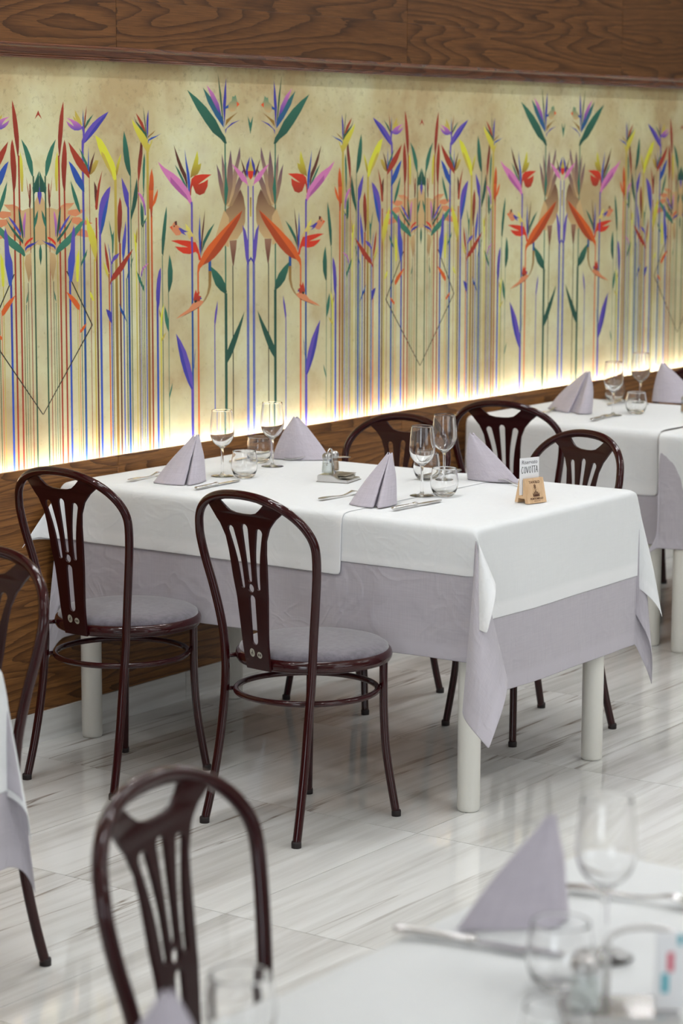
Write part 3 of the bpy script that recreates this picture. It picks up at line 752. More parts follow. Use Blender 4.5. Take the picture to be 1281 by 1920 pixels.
dup(ch0, (4.7608, 3.475, 0), -.121, 'burgundy hoop-back chair with grey seat, fully visible at the left side of the middle table')
dup(ch0, (4.8153, 4.146, 0), -.046, 'burgundy hoop-back chair with grey seat left of the middle table, beside the wooden wall')
dup(ch0, (5.8822, 4.1506, 0), 3.094, 'burgundy chair behind the middle table, its hoop in front of the wooden wainscot')
dup(ch0, (5.8479, 3.537, 0), 2.8147, 'burgundy chair tucked behind the middle table, right beside the wooden table sign')
dup(ch0, (6.9414, 4.137, 0), .108, 'burgundy chair seen between the near wine glasses and the reservation card')
dup(ch0, (3.275, 3.44, 0), 3.10, 'burgundy chair cut off by the left picture edge, behind a hanging cloth corner')
dup(ch0, (7.99, 4.15, 0), 3.10, 'burgundy chair showing only a bit of hoop at the right edge, behind the far table')

# ================================================================ tables and cloths
def make_table(x0, x1, y0, y1, legs, label, group='white-legged dining tables'):
    cx, cy = (x0+x1)/2, (y0+y1)/2
    t = thing('dining_table', label, 'table', (cx, cy, 0), 0, group)
    bm = bmesh.new(); box(bm, x0-cx, x1-cx, y0-cy, y1-cy, .722, .752, .006); box(bm, x0-cx+.05, x1-cx-.05, y0-cy+.05, y1-cy-.05, .675, .7225, .002); obj('tabletop', bm, M_top, t, smooth=False)
    for lx, ly in legs:
        bm = bmesh.new(); lathe(bm, [(0, 0), (.024, 0), (.0285, .003), (.030, .010), (.030, .72), (0, .72)], 32, (lx-cx, ly-cy, 0)); sharp(obj('leg', bm, M_legw, t), 60)
    return t
def cloth(name, m, rect, drops, z, off, label, group, th=(.62, .62, .62, .62), skew=(0, 0, 0, 0), res=.016, wav=.006, seed=0, creases=(), azr=None, flat_far=False, fs=0.0, waven=None, thick=.0011):
    """flat rectangle draped over a table: flat top, rounded edge, hanging sides and conical folds at the corners"""
    x0, x1, y0, y1 = rect; dl, dr, dn, df = drops
    ax0, ax1, ay0, ay1 = x0-dl, x1+dr, y0-dn, y1+df
    def axis(a0, a1, b0, b1):
        n1 = max(1, round((b0-a0)/res)); n2 = max(1, round((b1-b0)/(res*2.2))); n3 = max(1, round((a1-b1)/res))
        v = [a0+(b0-a0)*i/n1 for i in range(n1)] if b0 > a0+1e-6 else []
        v += [b0+(b1-b0)*i/n2 for i in range(n2+1)]
        v += [b1+(a1-b1)*i/n3 for i in range(1, n3+1)] if a1 > b1+1e-6 else []
        return v
    U, V = axis(ax0, ax1, x0, x1), axis(ay0, ay1, y0, y1)
    r = .008+off; q = r*PI/2
    def hang(e):
        if e <= 0: return 0, 0
        if e < q: return r*math.sin(e/r), r*(1-math.cos(e/r))
        return r, r+(e-q)
    rn = random.Random(seed); ph = [rn.uniform(0, 6.28) for _ in range(12)]
    wn = waven or (7.3, 13.7)
    def f(a, b):
        ex = (x0-a) if a < x0 else (a-x1 if a > x1 else 0); ey = (y0-b) if b < y0 else (b-y1 if b > y1 else 0)
        nx = -1 if a < x0 else 1; ny = -1 if b < y0 else 1
        px_, py_ = max(x0, min(x1, a)), max(y0, min(y1, b))
        if ex <= 0 and ey <= 0:
            k = Vector((a, b, z+.0012*noise.noise(Vector((a*3, b*3, seed))))); return k
        if ex > 0 and ey > 0:
            rho = math.hypot(ex, ey); t = math.atan2(ey, ex)/(PI/2)
            idx = (0 if nx < 0 else 1)+(0 if ny < 0 else 2)
            o, d = hang(rho)
            L = max(0, rho-q)
            base = Vector((nx*math.cos(t*PI/2), ny*math.sin(t*PI/2), 0))*o
            tt = max(0, min(1, t+skew[idx]*math.sin(PI*t)))
            a0_, a1_ = (azr or {}).get(idx, (0, 90))
            az = math.radians(a0_+(a1_-a0_)*smooth01(tt))
            # small ripples of the fold
            hd = Vector((nx*math.sin(az), ny*math.cos(az), 0))
            theta = th[idx]*math.sin(PI*t)**.85*(smooth01((rho-fs)/.16) if fs else 1)
            rip = .010*math.sin(9*t+ph[idx])*smooth01(L/.25)*math.sin(PI*t)
            return Vector((px_, py_, z))+base+hd*(L*math.sin(theta)+rip)-Vector((0, 0, (d if rho < q else r+L*math.cos(theta))))
        if ex > 0:
            o, d = hang(ex); s_ = b; n = Vector((nx, 0, 0)); e = ex; c0, c1_ = b-y0, y1-b; k0 = 0 if nx < 0 else 3; A = b
            ends = (drops[2] > 0, drops[3] > 0)
        else:
            o, d = hang(ey); s_ = a; n = Vector((0, ny, 0)); e = ey; c0, c1_ = a-x0, x1-a; k0 = 6 if ny < 0 else 9; A = a
            ends = (drops[0] > 0, drops[1] > 0)
        fade = (smooth01(c0/.10) if ends[0] else 1)*(smooth01(c1_/.10) if ends[1] else 1)
        if flat_far and k0 == 9: return Vector((px_, py_, z))+n*o-Vector((0, 0, d))
        w = wav*smooth01(d/.3)*(math.sin(wn[0]*s_+ph[k0])*1.0+.55*math.sin(wn[1]*s_+ph[k0+1]))*fade
        w += .010*d+wav*.5*smooth01(d/.3)*fade
        for (sd, pos, amp) in creases:
            if sd == k0: w += amp*math.exp(-((s_-pos)/.006)**2)*smooth01(d/.05)
        w += .0025*noise.noise(Vector((A*14, d*10, seed+k0)))*smooth01(d/.05)*fade
        return Vector((px_, py_, z))+n*(o+w)-Vector((0, 0, d))
    bm = bmesh.new(); uvl = bm.loops.layers.uv.new('UVMap'); hl = bm.verts.layers.float.new('hem')
    g = []
    for a in U:
        row = []
        for b in V:
            v = bm.verts.new(f(a, b)); dd = min(a-ax0, ax1-a, b-ay0, ay1-b); v[hl] = 1.0 if dd < .033 else 0.0; row.append(v)
        g.append(row)
    for i in range(len(U)-1):
        for j in range(len(V)-1):
            fc = bm.faces.new((g[i][j], g[i+1][j], g[i+1][j+1], g[i][j+1]))
            for lp, (p, q_) in zip(fc.loops, ((i, j), (i+1, j), (i+1, j+1), (i, j+1))): lp[uvl].uv = (U[p], V[q_])
    o_ = obj(name, bm, m); tag(o_, label, 'tablecloth', group)
    so = o_.modifiers.new('solid', 'SOLIDIFY'); so.thickness = thick; so.offset = 1
    ss = o_.modifiers.new('sub', 'SUBSURF'); ss.levels = 1; ss.render_levels = 1
    return o_
# middle table
TX0, TX1, TY0, TY1 = 4.992, 5.825, 3.146, 4.530
make_table(TX0, TX1, TY0, TY1, [(5.032, 3.18), (5.68, 3.18), (5.043, 4.492), (5.675, 4.462)], 'long white-legged table laid for four, standing end-on against the wainscot')
cloth('table_undercloth', M_gcloth, (TX0, TX1, TY0, TY1), (.355, .36, .45, .46), .7535, .003, 'lilac-grey linen undercloth below the white cloths of the long middle table', 'grey undercloths', seed=3, wav=.006, th=(.46, .10, .16, .2), azr={0: (0, 80), 2: (84, 90), 3: (84, 90)}, flat_far=True, creases=((6, 5.40, .003),))
cloth('tablecloth', M_wcloth, (TX0, TX1, TY0, 3.70), (.135, .29, .255, 0), .7553, .0055, 'white tablecloth on the near end of the middle table, under the wooden sign', 'white tablecloths', seed=3, wav=.006, th=(.62, .20, .5, .5), azr={0: (-18, 66)}, creases=((0, 3.43, .0015),))
cloth('tablecloth', M_wcloth, (TX0, TX1, 3.545, TY1), (.175, .22, 0, .18), .7571, .0085, 'white tablecloth on the wall end of the middle table, lapping over the nearer cloth', 'white tablecloths', seed=3, wav=.006, th=(.5, .5, .78, .7), azr={2: (84, 90), 3: (84, 90)}, flat_far=True, creases=((0, 3.90, .0015), (0, 4.25, .0015)))
# far right tables
make_table(7.13, 7.93, 3.745, 4.53, [(7.165, 3.785), (7.89, 3.785), (7.165, 4.48), (7.89, 4.48)], 'white-legged table against the wall at the right, under curled grey napkins')
cloth('table_undercloth', M_gcloth, (7.13, 7.93, 3.745, 4.53), (.40, .4, .0, 0), .7535, .003, 'grey undercloth below the white cloth of the far table by the wall', 'grey undercloths', seed=13, wav=.014, res=.025)
cloth('tablecloth', M_wcloth, (7.13, 7.93, 3.745, 4.53), (.235, .25, .0, 0), .7553, .0055, 'white tablecloth under the glasses and napkins of the far table by the wall', 'white tablecloths', seed=13, wav=.014, res=.025)
make_table(7.085, 7.93, 2.90, 3.715, [(7.12, 3.65), (7.89, 3.65), (7.12, 2.95), (7.89, 2.95)], 'white-legged table cut off by the right picture edge, joined to the wall table')
cloth('table_undercloth', M_gcloth, (7.085, 7.93, 2.90, 3.715), (.40, .4, .40, .30), .7535, .003, 'grey undercloth with a folded hanging corner at the right picture edge', 'grey undercloths', seed=17, wav=.02, res=.02, th=(.5, .5, .36, .3), azr={2: (70, 92), 3: (60, 90)}, fs=.34, flat_far=True)
cloth('tablecloth', M_wcloth, (7.085, 7.93, 2.90, 3.728), (.20, .25, .25, .0), .7553, .0055, 'white tablecloth cut off by the right picture edge', 'white tablecloths', seed=17, wav=.02, res=.02, th=(.5, .5, .45, .4), azr={2: (70, 90), 3: (60, 90)})
# left foreground table
make_table(2.25, 3.10, 3.00, 4.45, [(2.29, 3.05), (3.05, 3.05), (2.29, 4.36), (3.05, 4.36)], 'table outside the left picture edge, of which only the hanging cloths show')
cloth('table_undercloth', M_gcloth, (2.25, 3.10, 3.00, 4.45), (.33, .24, .395, 0), .7535, .003, 'lilac-grey undercloth corner hanging at the left picture edge', 'grey undercloths', seed=23, th=(.3, .17, .3, .3))
cloth('tablecloth', M_wcloth, (2.25, 3.10, 3.00, 4.45), (.2, .26, .25, 0), .7553, .0055, 'white tablecloth corner hanging at the left picture edge', 'white tablecloths', seed=23, th=(.34, .17, .34, .34))
# foreground table
make_table(1.35, 2.745, .74, 1.545, [(1.39, .78), (2.70, .78), (1.39, 1.50), (2.70, 1.50)], 'foreground table in the lower right corner, out of focus')
cloth('table_undercloth', M_gcloth, (1.35, 2.745, .74, 1.545), (.33, .33, .33, .33), .7535, .003, 'grey undercloth of the blurred foreground table, below its white cloth', 'grey undercloths', seed=33, res=.03)
cloth('tablecloth', M_wcloth, (1.35, 2.745, .74, 1.545), (.2, .2, .2, .2), .7553, .0055, 'blurred white tablecloth filling the lower right corner', 'white tablecloths', seed=33, res=.03, th=(.66, .66, .66, .66))

# ================================================================ things on the tables
ZT = .7585
# -- wine glass
def make_wineglass(label, loc, group='wine glasses'):
    out = [(0, 0), (.0315, 0), (.0322, .0009), (.030, .0018), (.018, .0030), (.009, .0052), (.0050, .010), (.0040, .018), (.0036, .045), (.0038, .072), (.0055, .082), (.012, .0885), (.022, .096), (.030, .106), (.0345, .119), (.0358, .132), (.0352, .148), (.0335, .166), (.0315, .182), (.0303, .193)]
    inn = [(.0298, .1938), (.0294, .193), (.0306, .182), (.0325, .166), (.0341, .148), (.0346, .132), (.0333, .120), (.0288, .108), (.021, .0985), (.012, .092), (.005, .0885), (0, .0875)]
    bm = bmesh.new(); lathe(bm, catmull2(out)+catmull2(inn), 56)
    o = obj('wine_glass', bm, M_glass, loc=loc); return tag(o, label, 'glass', group)
def catmull2(p, n=3):
    return [(max(0, v.x), v.y) for v in catmull([(a, b, 0) for a, b in p], n)]
def make_tumbler(label, loc, group='stemless tumblers'):
    out = [(0, 0), (.020, 0), (.0225, .0008), (.0285, .0055), (.0345, .0155), (.0382, .029), (.0388, .042), (.0372, .056), (.0350, .068), (.0338, .0775)]
    inn = [(.0333, .0782), (.0328, .0775), (.0338, .068), (.0360, .056), (.0374, .042), (.0366, .030), (.0330, .019), (.026, .0105), (.015, .0072), (0, .0066)]
    bm = bmesh.new(); lathe(bm, catmull2(out)+catmull2(inn), 56)
    o = obj('tumbler', bm, M_glass, loc=loc); return tag(o, label, 'glass', group)
def cp(o, loc, label, rz=0):
    c = o.copy(); C.objects.link(c); c.location = loc; c.rotation_euler = (0, 0, rz); c['label'] = label; return c
wg = make_wineglass('stemmed wine glass left of the far-left napkin pair, nearest the wall-side knife on the middle table', (5.335, 4.233, ZT))
wg['label'] = 'left one of the two wine glasses at the wall end of the middle table'
cp(wg, (5.595, 4.247, ZT), 'right one of the two wine glasses at the wall end of the middle table')
cp(wg, (5.356, 3.548, ZT), 'wine glass standing behind the round tumbler at the near end of the middle table')
cp(wg, (5.632, 3.655, ZT), 'wine glass in front of a dark chair back, left of the napkin beside the sign')
cp(wg, (7.43, 4.10, ZT), 'left wine glass on the far right table')
cp(wg, (7.82, 4.20, ZT), 'right wine glass on the far right table, against the lit mural foot')
cp(wg, (2.353, 1.295, ZT), 'large blurred wine glass on the foreground table')
tu = make_tumbler('stemless tumbler before the left wine glass at the wall end of the middle table', (5.35, 4.163, ZT))
cp(tu, (5.645, 4.335, ZT), 'stemless tumbler between the two wine glasses at the wall end of the middle table')
cp(tu, (5.39, 3.497, ZT), 'stemless tumbler at the tip of the near knife on the middle table')
cp(tu, (5.632, 3.715, ZT), 'stemless tumbler half hidden behind the near wine glass on the middle table')
cp(tu, (7.86, 4.33, ZT), 'tumbler behind the left wine glass on the far right table')
cp(tu, (7.53, 4.06, ZT), 'tumbler in front of the knife on the far right table')
cp(tu, (2.232, 1.285, ZT), 'blurred tumbler over the knife tip on the foreground table')
cp(tu, (1.885, 1.475, ZT), 'blurred tumbler cut off by the picture bottom, in front of the foreground chair')
cp(tu, (2.003, 1.156, ZT), 'faint blurred tumbler at the picture bottom left of the salt shaker')

# -- napkins: starched linen folded into a pleated cone; the pleats run from a short top edge down to a curled plan curve
def make_napkin(label, apex, h, base, top=.10, bulge=.05, ns=26, group='folded standing napkins'):
    bx = sum(p[0] for p in base)/len(base); by = sum(p[1] for p in base)/len(base)
    path = catmull([(x-bx, y-by, 0) for x, y in base], 9)
    ax, ay = apex[0]-bx, apex[1]-by
    bm = bmesh.new(); uvl = bm.loops.layers.uv.new('UVMap'); g = []; L = 0; prev = None; cum = []
    for p in path:
        if prev is not None: L += (p-prev).length
        cum.append(L); prev = p
    for i in range(ns+1):
        t = i/ns; row = []
        k = 1-(1-top)*(t**1.0)
        k += bulge*math.sin(PI*t)
        zz = h*t
        for q, p in enumerate(path):
            u = cum[q]/L
            tip = Vector((ax, ay, 0))
            v = tip*t+Vector((p.x*k, p.y*k, 0))
            v.z = zz*(1-.05*t*abs(math.sin(7*u)))+(.0015*math.sin(11*u) if i == 0 else 0)
            v += Vector((noise.noise(Vector((u*6, t*3, h*50))), noise.noise(Vector((u*6, t*3, 7+h*50))), 0))*.002*min(1, 4*t)
            v.z = max(.0015, v.z); row.append(bm.verts.new(v))
        g.append(row)
    for i in range(ns):
        for q in range(len(path)-1):
            f = bm.faces.new((g[i][q], g[i][q+1], g[i+1][q+1], g[i+1][q]))
            for lp, (a, b) in zip(f.loops, ((i, q), (i, q+1), (i+1, q+1), (i+1, q))): lp[uvl].uv = (cum[b], h*a/ns)
    o = obj('napkin', bm, M_napkin, loc=(bx, by, ZT)); tag(o, label, 'napkin', group)
    so = o.modifiers.new('solid', 'SOLIDIFY'); so.thickness = .0026; so.offset = 0
    return o
def pleated(label, nose, f1, tip, end, apex, h, **k):
    """two-pointed napkin: nose - front foot - tuck inwards - second tip - far foot"""
    N_, A, B_, E_ = Vector(nose), Vector(f1), Vector(tip), Vector(end)
    mid = (A+B_)/2; c = (N_+E_)/2
    tuck = A.lerp(c, .45)+(B_-A)*.25
    tuck2 = B_.lerp(c, .30)
    base = [c.lerp(N_, .55)+(N_-A)*.10, N_+(N_-A)*.03, N_.lerp(A, .5)+(N_.lerp(A, .5)-c)*.22, A, A.lerp(tuck, .6), tuck, tuck.lerp(tuck2, .5)+(c-A)*.06, tuck2, B_, B_.lerp(E_, .5)+(B_.lerp(E_, .5)-c)*.18, E_, E_.lerp(N_, .35)]
    return make_napkin(label, apex, h, [tuple(v) for v in base], **k)
pleated('two-pointed grey napkin at the wall end, behind the left chair of the middle table', (5.107, 4.300), (5.112, 4.200), (5.122, 4.183), (5.232, 4.215), (5.195, 4.215), .138)
pleated('two-pointed grey napkin between the fork and the near knife on the middle table', (5.103, 3.612), (5.086, 3.530), (5.090, 3.508), (5.186, 3.518), (5.200, 3.550), .136)
def lens(label, a, b, w, apex, h, fold=.3, **k):
    A, B_ = Vector(a), Vector(b); d = (B_-A); n = Vector((d.y, -d.x)).normalized()
    if n.dot(-A) < 0: n = -n
    base = [B_.lerp(A, fold)-n*w*.4, B_-n*.004, B_+n*.004, A.lerp(B_, .62)+n*w, A.lerp(B_, .3)+n*w, A+n*.006, A-n*.006, A.lerp(B_, .3)-n*w*.8, A.lerp(B_, .7)-n*w*.7, B_-n*.009]
    return make_napkin(label, apex, h, [tuple(v) for v in base], **k)
lens('broad triangular grey napkin at the wall end of the middle table, before the wainscot', (5.735, 4.345), (5.808, 4.192), .024, (5.785, 4.300), .131)
lens('broad triangular grey napkin behind the fork and the wooden table sign', (5.703, 3.612), (5.724, 3.462), .021, (5.703, 3.607), .137)
pleated('grey napkin with curled folds left of the glasses on the far table', (7.474, 4.395), (7.40, 4.275), (7.383, 4.215), (7.44, 4.195), (7.475, 4.23), .150, bulge=.10)
lens('grey napkin at the right edge of the far table by the wall', (7.93, 4.20), (7.97, 4.02), .026, (7.935, 4.165), .150)
pleated('large blurred grey napkin on the foreground table', (2.330, 1.482), (2.412, 1.392), (2.420, 1.398), (2.455, 1.412), (2.437, 1.417), .136, top=.06)
lens('blurred napkin whose tip just shows at the picture bottom', (1.66, 1.47), (1.72, 1.36), .022, (1.70, 1.42), .128)

# -- cutlery (lies along local x, handle at x=0)
def flat_piece(bm, outline, zf, th=.0022):
    top = [bm.verts.new((x, y, zf(x, y)+th/2)) for x, y in outline]; bot = [bm.verts.new((x, y, zf(x, y)-th/2)) for x, y in outline]
    bm.faces.new(top); bm.faces.new(bot[::-1])
    n = len(outline)
    for k in range(n): bm.faces.new((top[k], bot[k], bot[(k+1) % n], top[(k+1) % n]))
def make_knife(label, loc, rz, group='table knives'):
    t = thing('table_knife', label, 'knife', loc, rz, group)
    bm = bmesh.new()
    ring = []
    for x, w, h in [(0, .0055, .0030), (.004, .0088, .0042), (.02, .0092, .0046), (.06, .0078, .0042), (.092, .0062, .0044), (.0965, .0090, .0058), (.101, .0092, .0058), (.105, .0056, .0046), (.108, .0050, .0035)]:
        ring.append([bm.verts.new((x, w*math.cos(a), .0060+h*math.sin(a))) for a in [2*PI*k/12 for k in range(12)]])
    for a, b in zip(ring, ring[1:]):
        for k in range(12): bm.faces.new((a[k], a[(k+1) % 12], b[(k+1) % 12], b[k]))
    bm.faces.new(ring[0][::-1]); bm.faces.new(ring[-1]); bmesh.ops.recalc_face_normals(bm, faces=bm.faces)
    obj('handle', bm, M_steel, t)
    bm = bmesh.new()
    ol = [(.104, -.0045), (.125, -.0080), (.16, -.0098), (.19, -.0098), (.208, -.0078), (.219, -.0030), (.2225, .003), (.219, .0068), (.20, .0078), (.15, .0072), (.104, .0050)]
    flat_piece(bm, ol, lambda x, y: .0045-.014*(x-.104), .0018); bmesh.ops.recalc_face_normals(bm, faces=bm.faces)
    obj('blade', bm, M_steel, t, smooth=False)
    return t
def make_fork(label, loc, rz, group='table forks'):
    bm = bmesh.new()
    zf = lambda x, y: .0028+.016*math.exp(-((x-.145)/.028)**2)*.55+.010*math.exp(-((x-.03)/.05)**2)*.4 + (.0 if x < .17 else .10*(x-.17))
    ol = [(0, -.006), (0, .006), (.004, .009), (.015, .0100), (.04, .0075), (.08, .0042), (.12, .0034), (.135, .0040), (.148, .0090), (.158, .0125), (.165, .0130), (.205, .0125), (.207, .0108), (.205, .0095), (.170, .0088), (.168, .0068), (.205, .0062), (.207, .0045), (.205, .0030), (.170, .0022), (.168, 0), (.170, -.0022), (.205, -.0030), (.207, -.0045), (.205, -.0062), (.168, -.0068), (.170, -.0088), (.205, -.0095), (.207, -.0108), (.205, -.0125), (.165, -.0130), (.158, -.0125), (.148, -.0090), (.135, -.0040), (.12, -.0034), (.08, -.0042), (.04, -.0075), (.015, -.0100), (.004, -.009)]
    # handle, neck and head as strips so that the bend is smooth
    xs = [0, .004, .010, .02, .03, .045, .06, .075, .09, .105, .118, .128, .137, .145, .152, .159, .166]
    ws = [.005, .0085, .0097, .0100, .0090, .0074, .0060, .0050, .0042, .0036, .0034, .0036, .0048, .0080, .0112, .0127, .0130]
    def strip(xs, y0s, y1s, th=.0021):
        prev = None
        for x, a, b in zip(xs, y0s, y1s):
            z = zf(x, 0); r_ = [bm.verts.new((x, a, z-th/2)), bm.verts.new((x, b, z-th/2)), bm.verts.new((x, b, z+th/2)), bm.verts.new((x, a, z+th/2))]
            if prev:
                for k in range(4): bm.faces.new((prev[k], prev[(k+1) % 4], r_[(k+1) % 4], r_[k]))
            else: bm.faces.new(r_)
            prev = r_
        bm.faces.new(prev[::-1])
    strip(xs, [-w for w in ws], ws)
    tx = [.166, .175, .185, .195, .204, .208]
    for c_ in (-.0106, -.0035, .0035, .0106):
        strip(tx, [c_-.0023, c_-.0020, c_-.0018, c_-.0016, c_-.0013, c_-.0005], [c_+.0023, c_+.0020, c_+.0018, c_+.0016, c_+.0013, c_+.0005])
    bmesh.ops.recalc_face_normals(bm, faces=bm.faces)
    o = obj('table_fork', bm, M_steel, loc=loc); o.rotation_euler = (0, 0, rz); sharp(o, 40)
    return tag(o, label, 'fork', group)
def ang(a, b): return math.atan2(b[1]-a[1], b[0]-a[0])
ZK = ZT+.0005
kn = make_knife('steel knife in front of the tumbler at the wall end of the middle table', (5.063, 4.111, ZK), ang((5.063, 4.111), (5.33, 4.131)))
dup(kn, (5.080, 3.457, ZK), ang((5.080, 3.457), (5.373, 3.444)), 'steel knife on the near end of the middle table, tip behind the tumbler')
dup(kn, (5.80, 4.40, ZK), PI, 'steel knife mostly hidden behind the right wine glass at the wall end')
dup(kn, (5.826, 3.724, ZK), PI, 'steel knife mostly hidden behind the glasses, left of the leaning napkin')
dup(kn, (7.218, 4.067, ZK), ang((7.218, 4.067), (7.534, 4.101)), 'knife on the far right table')
dup(kn, (7.93, 4.28, ZK), PI, 'knife barely visible behind the tumbler of the far right table')
dup(kn, (2.279, 1.544, ZK), ang((2.279, 1.544), (2.317, 1.332)), 'blurred steel knife on the foreground table')
fk = make_fork('steel fork left of the two-pointed napkin at the wall end of the middle table', (5.077, 4.369, ZK), ang((5.077, 4.369), (5.27, 4.385)))
cp(fk, (5.104, 3.714, ZK), 'steel fork between the condiment stand and the near two-pointed napkin', ang((5.104, 3.714), (5.30, 3.70)))
cp(fk, (5.873, 4.157, ZK), 'steel fork behind the salt and pepper, its tines beside the broad napkin', ang((5.873, 4.157), (5.74, 4.27)))
cp(fk, (5.642, 3.355, ZK), 'steel fork with tines in front of the leaning napkin, by the sign holder', ang((5.642, 3.355), (5.722, 3.539)))
cp(fk, (7.284, 4.317, ZK), 'fork left of the curled napkin on the far right table', ang((7.284, 4.317), (7.40, 4.337)))
cp(fk, (2.545, 1.462, ZK), 'blurred fork behind the large wine glass on the foreground table', ang((2.545, 1.462), (2.568, 1.337)))

# -- salt / pepper shakers
def make_shaker(name, label, loc, fill, group='glass shakers in wire stands', s_=1.0):
    t = thing(name, label, 'shaker', loc, 0, group); zs = .86
    bm = bmesh.new()
    lathe(bm, [(0, 0), (.0150*s_, 0), (.0165*s_, .002), (.0168*s_, .012), (.0150*s_, .030), (.0125*s_, .045), (.0125*s_, .048), (.0112*s_, .048), (.0112*s_, .045), (.0135*s_, .030), (.0150*s_, .012), (.0148*s_, .005), (0, .004)], 10)
    obj('glass_body', bm, M_thin, t, smooth=False)
    bm = bmesh.new(); lathe(bm, [(0, .0045), (.0140*s_, .0050), (.0142*s_, .012), (.0130*s_, .028), (.0126*s_, .0315), (0, .0325)], 20); obj('contents', bm, fill, t)
    bm = bmesh.new(); lathe(bm, [(.0136*s_, .044), (.0142*s_, .0455), (.0142*s_, .052), (.0130*s_, .0565), (.0085*s_, .0605), (0, .062), (0, .050), (.0125*s_, .050), (.0136*s_, .044)], 24); cap = obj('metal_cap', bm, M_steel2, t)
    return t
def make_stand(label, loc, rz, loop=(-.030, .002, .062, .0185), group='wire condiment stands'):
    t = thing('condiment_stand', label, 'condiment stand', loc, rz, group)
    # tray: raised back half for the shakers, swept down to a low front half for sachets
    prof = [(.0475, 0), (.0475, .0195), (.044, .021), (.006, .021), (-.004, .0185), (-.014, .0125), (-.024, .0095), (-.044, .0090), (-.0475, .0075), (-.0475, 0)]
    bm = bmesh.new(); a = [bm.verts.new((-.048, y, z)) for y, z in prof]; b = [bm.verts.new((.048, y, z)) for y, z in prof]
    for k in range(len(prof)): bm.faces.new((a[k], b[k], b[(k+1) % len(prof)], a[(k+1) % len(prof)]))
    bm.faces.new(a[::-1]); bm.faces.new(b); bmesh.ops.recalc_face_normals(bm, faces=bm.faces)
    bmesh.ops.bevel(bm, geom=[e for e in bm.edges if e.calc_face_angle(0) > .9], offset=.0015, segments=2, affect='EDGES')
    box(bm, -.051, .051, -.0505, .0505, 0, .0018, .0008)
    obj('tray', bm, M_steel, t, smooth=False)
    xa, xb, hh, rr = loop
    arc = [((xa+xb)/2-(xb-xa)/2*math.cos(a), .020, hh+rr*math.sin(a)) for a in [PI*k/16 for k in range(17)]]
    bm = bmesh.new(); tube(bm, [(xa, .022, hh-.030), (xa, .020, hh-.015)]+arc+[(xb, .020, hh-.02), (xb, .014, .020)], .0026, 10)
    obj('carry_handle', bm, M_steel, t)
    return t
def cloc(o, rz, x, y, z): return (o[0]+x*math.cos(rz)-y*math.sin(rz), o[1]+x*math.sin(rz)+y*math.cos(rz), o[2]+z)
CS, CR = (5.459, 3.904, ZT), math.radians(13)
st = make_stand('steel condiment stand with loop handle at the centre of the middle table', CS, CR, (-.036, .000, .078, .016))
sh1 = make_shaker('salt_shaker', 'glass salt shaker standing in the stand of the middle table', cloc(CS, CR, -.025, .026, .0215), M_salt)
sh2 = make_shaker('spice_shaker', 'glass shaker with tan spice standing in the stand of the middle table', cloc(CS, CR, .026, .026, .0215), M_pepper)
def make_sachet(name, label, loc, rz, rx, m, group, L=.062, W_=.042):
    bm = bmesh.new(); n = 6
    g = [[bm.verts.new((-L/2+L*i/n, -W_/2+W_*j/n, .0028*math.sin(PI*i/n)*math.sin(PI*j/n)+.003*(i/n)**2)) for j in range(n+1)] for i in range(n+1)]
    for i in range(n):
        for j in range(n): bm.faces.new((g[i][j], g[i+1][j], g[i+1][j+1], g[i][j+1]))
    o = obj(name, bm, m, loc=loc); o.rotation_euler = (rx, 0, rz)
    so = o.modifiers.new('solid', 'SOLIDIFY'); so.thickness = .0012; so.offset = 1
    return tag(o, label, 'sachet', group)
make_sachet('sachet', 'grey foil sachet lying lowest on the tray of the middle stand', cloc(CS, CR, .004, -.024, .0120), CR+.25, .0, mat('grey_foil', srgb(150, 144, 134), .45, .5), 'sachets')
make_sachet('sachet', 'white and silver sachet lying on the other one on the middle stand', cloc(CS, CR, .008, -.014, .0170), CR-.15, .0, mat('dull_foil', srgb(128, 118, 104), .4, .6), 'sachets')
# foreground stand
CS2, CR2 = (2.187, 1.1815, ZT), math.radians(125.5)
bs = make_stand('blurred condiment stand with a wide loop handle at the lower right corner', CS2, CR2, (-.050, .015, .096, .016)); bs.scale = (1.25, 1.1, 1)
s3 = make_shaker('salt_shaker', 'blurred salt shaker with steel cap on the foreground table', cloc(CS2, CR2, .043, .0286, .0215), M_salt, s_=1.12)
def paper_packet(label, loc, rz):
    t = thing('sugar_packet', label, 'sachet', loc, rz, 'paper sugar packets')
    bm = bmesh.new(); box(bm, -.020, .020, -.0025, .0025, 0, .088, .002); obj('paper_wrap', bm, M_paper, t, smooth=False)
    for (x0, x1, z0, z1, m) in ((-.007, .000, .044, .066, M_pink), (-.013, -.005, .020, .042, M_cyan), (.004, .010, .074, .086, M_cyan)):
        bm = bmesh.new(); bm.faces.new([bm.verts.new(p) for p in ((x0, -.0028, z0), (x1, -.0028, z0), (x1, -.0028, z1), (x0, -.0028, z1))]); obj('printed_mark', bm, m, t, smooth=False)
    return t
paper_packet('blurred white paper packet with pink and cyan marks beside the foreground salt shaker', cloc(CS2, CR2, -.052, .0286, .0215), CR2+PI)
# far right table shaker
dup(sh2, (7.66, 3.93, ZT), 0, 'shaker cut off by the right picture edge on the far right table')

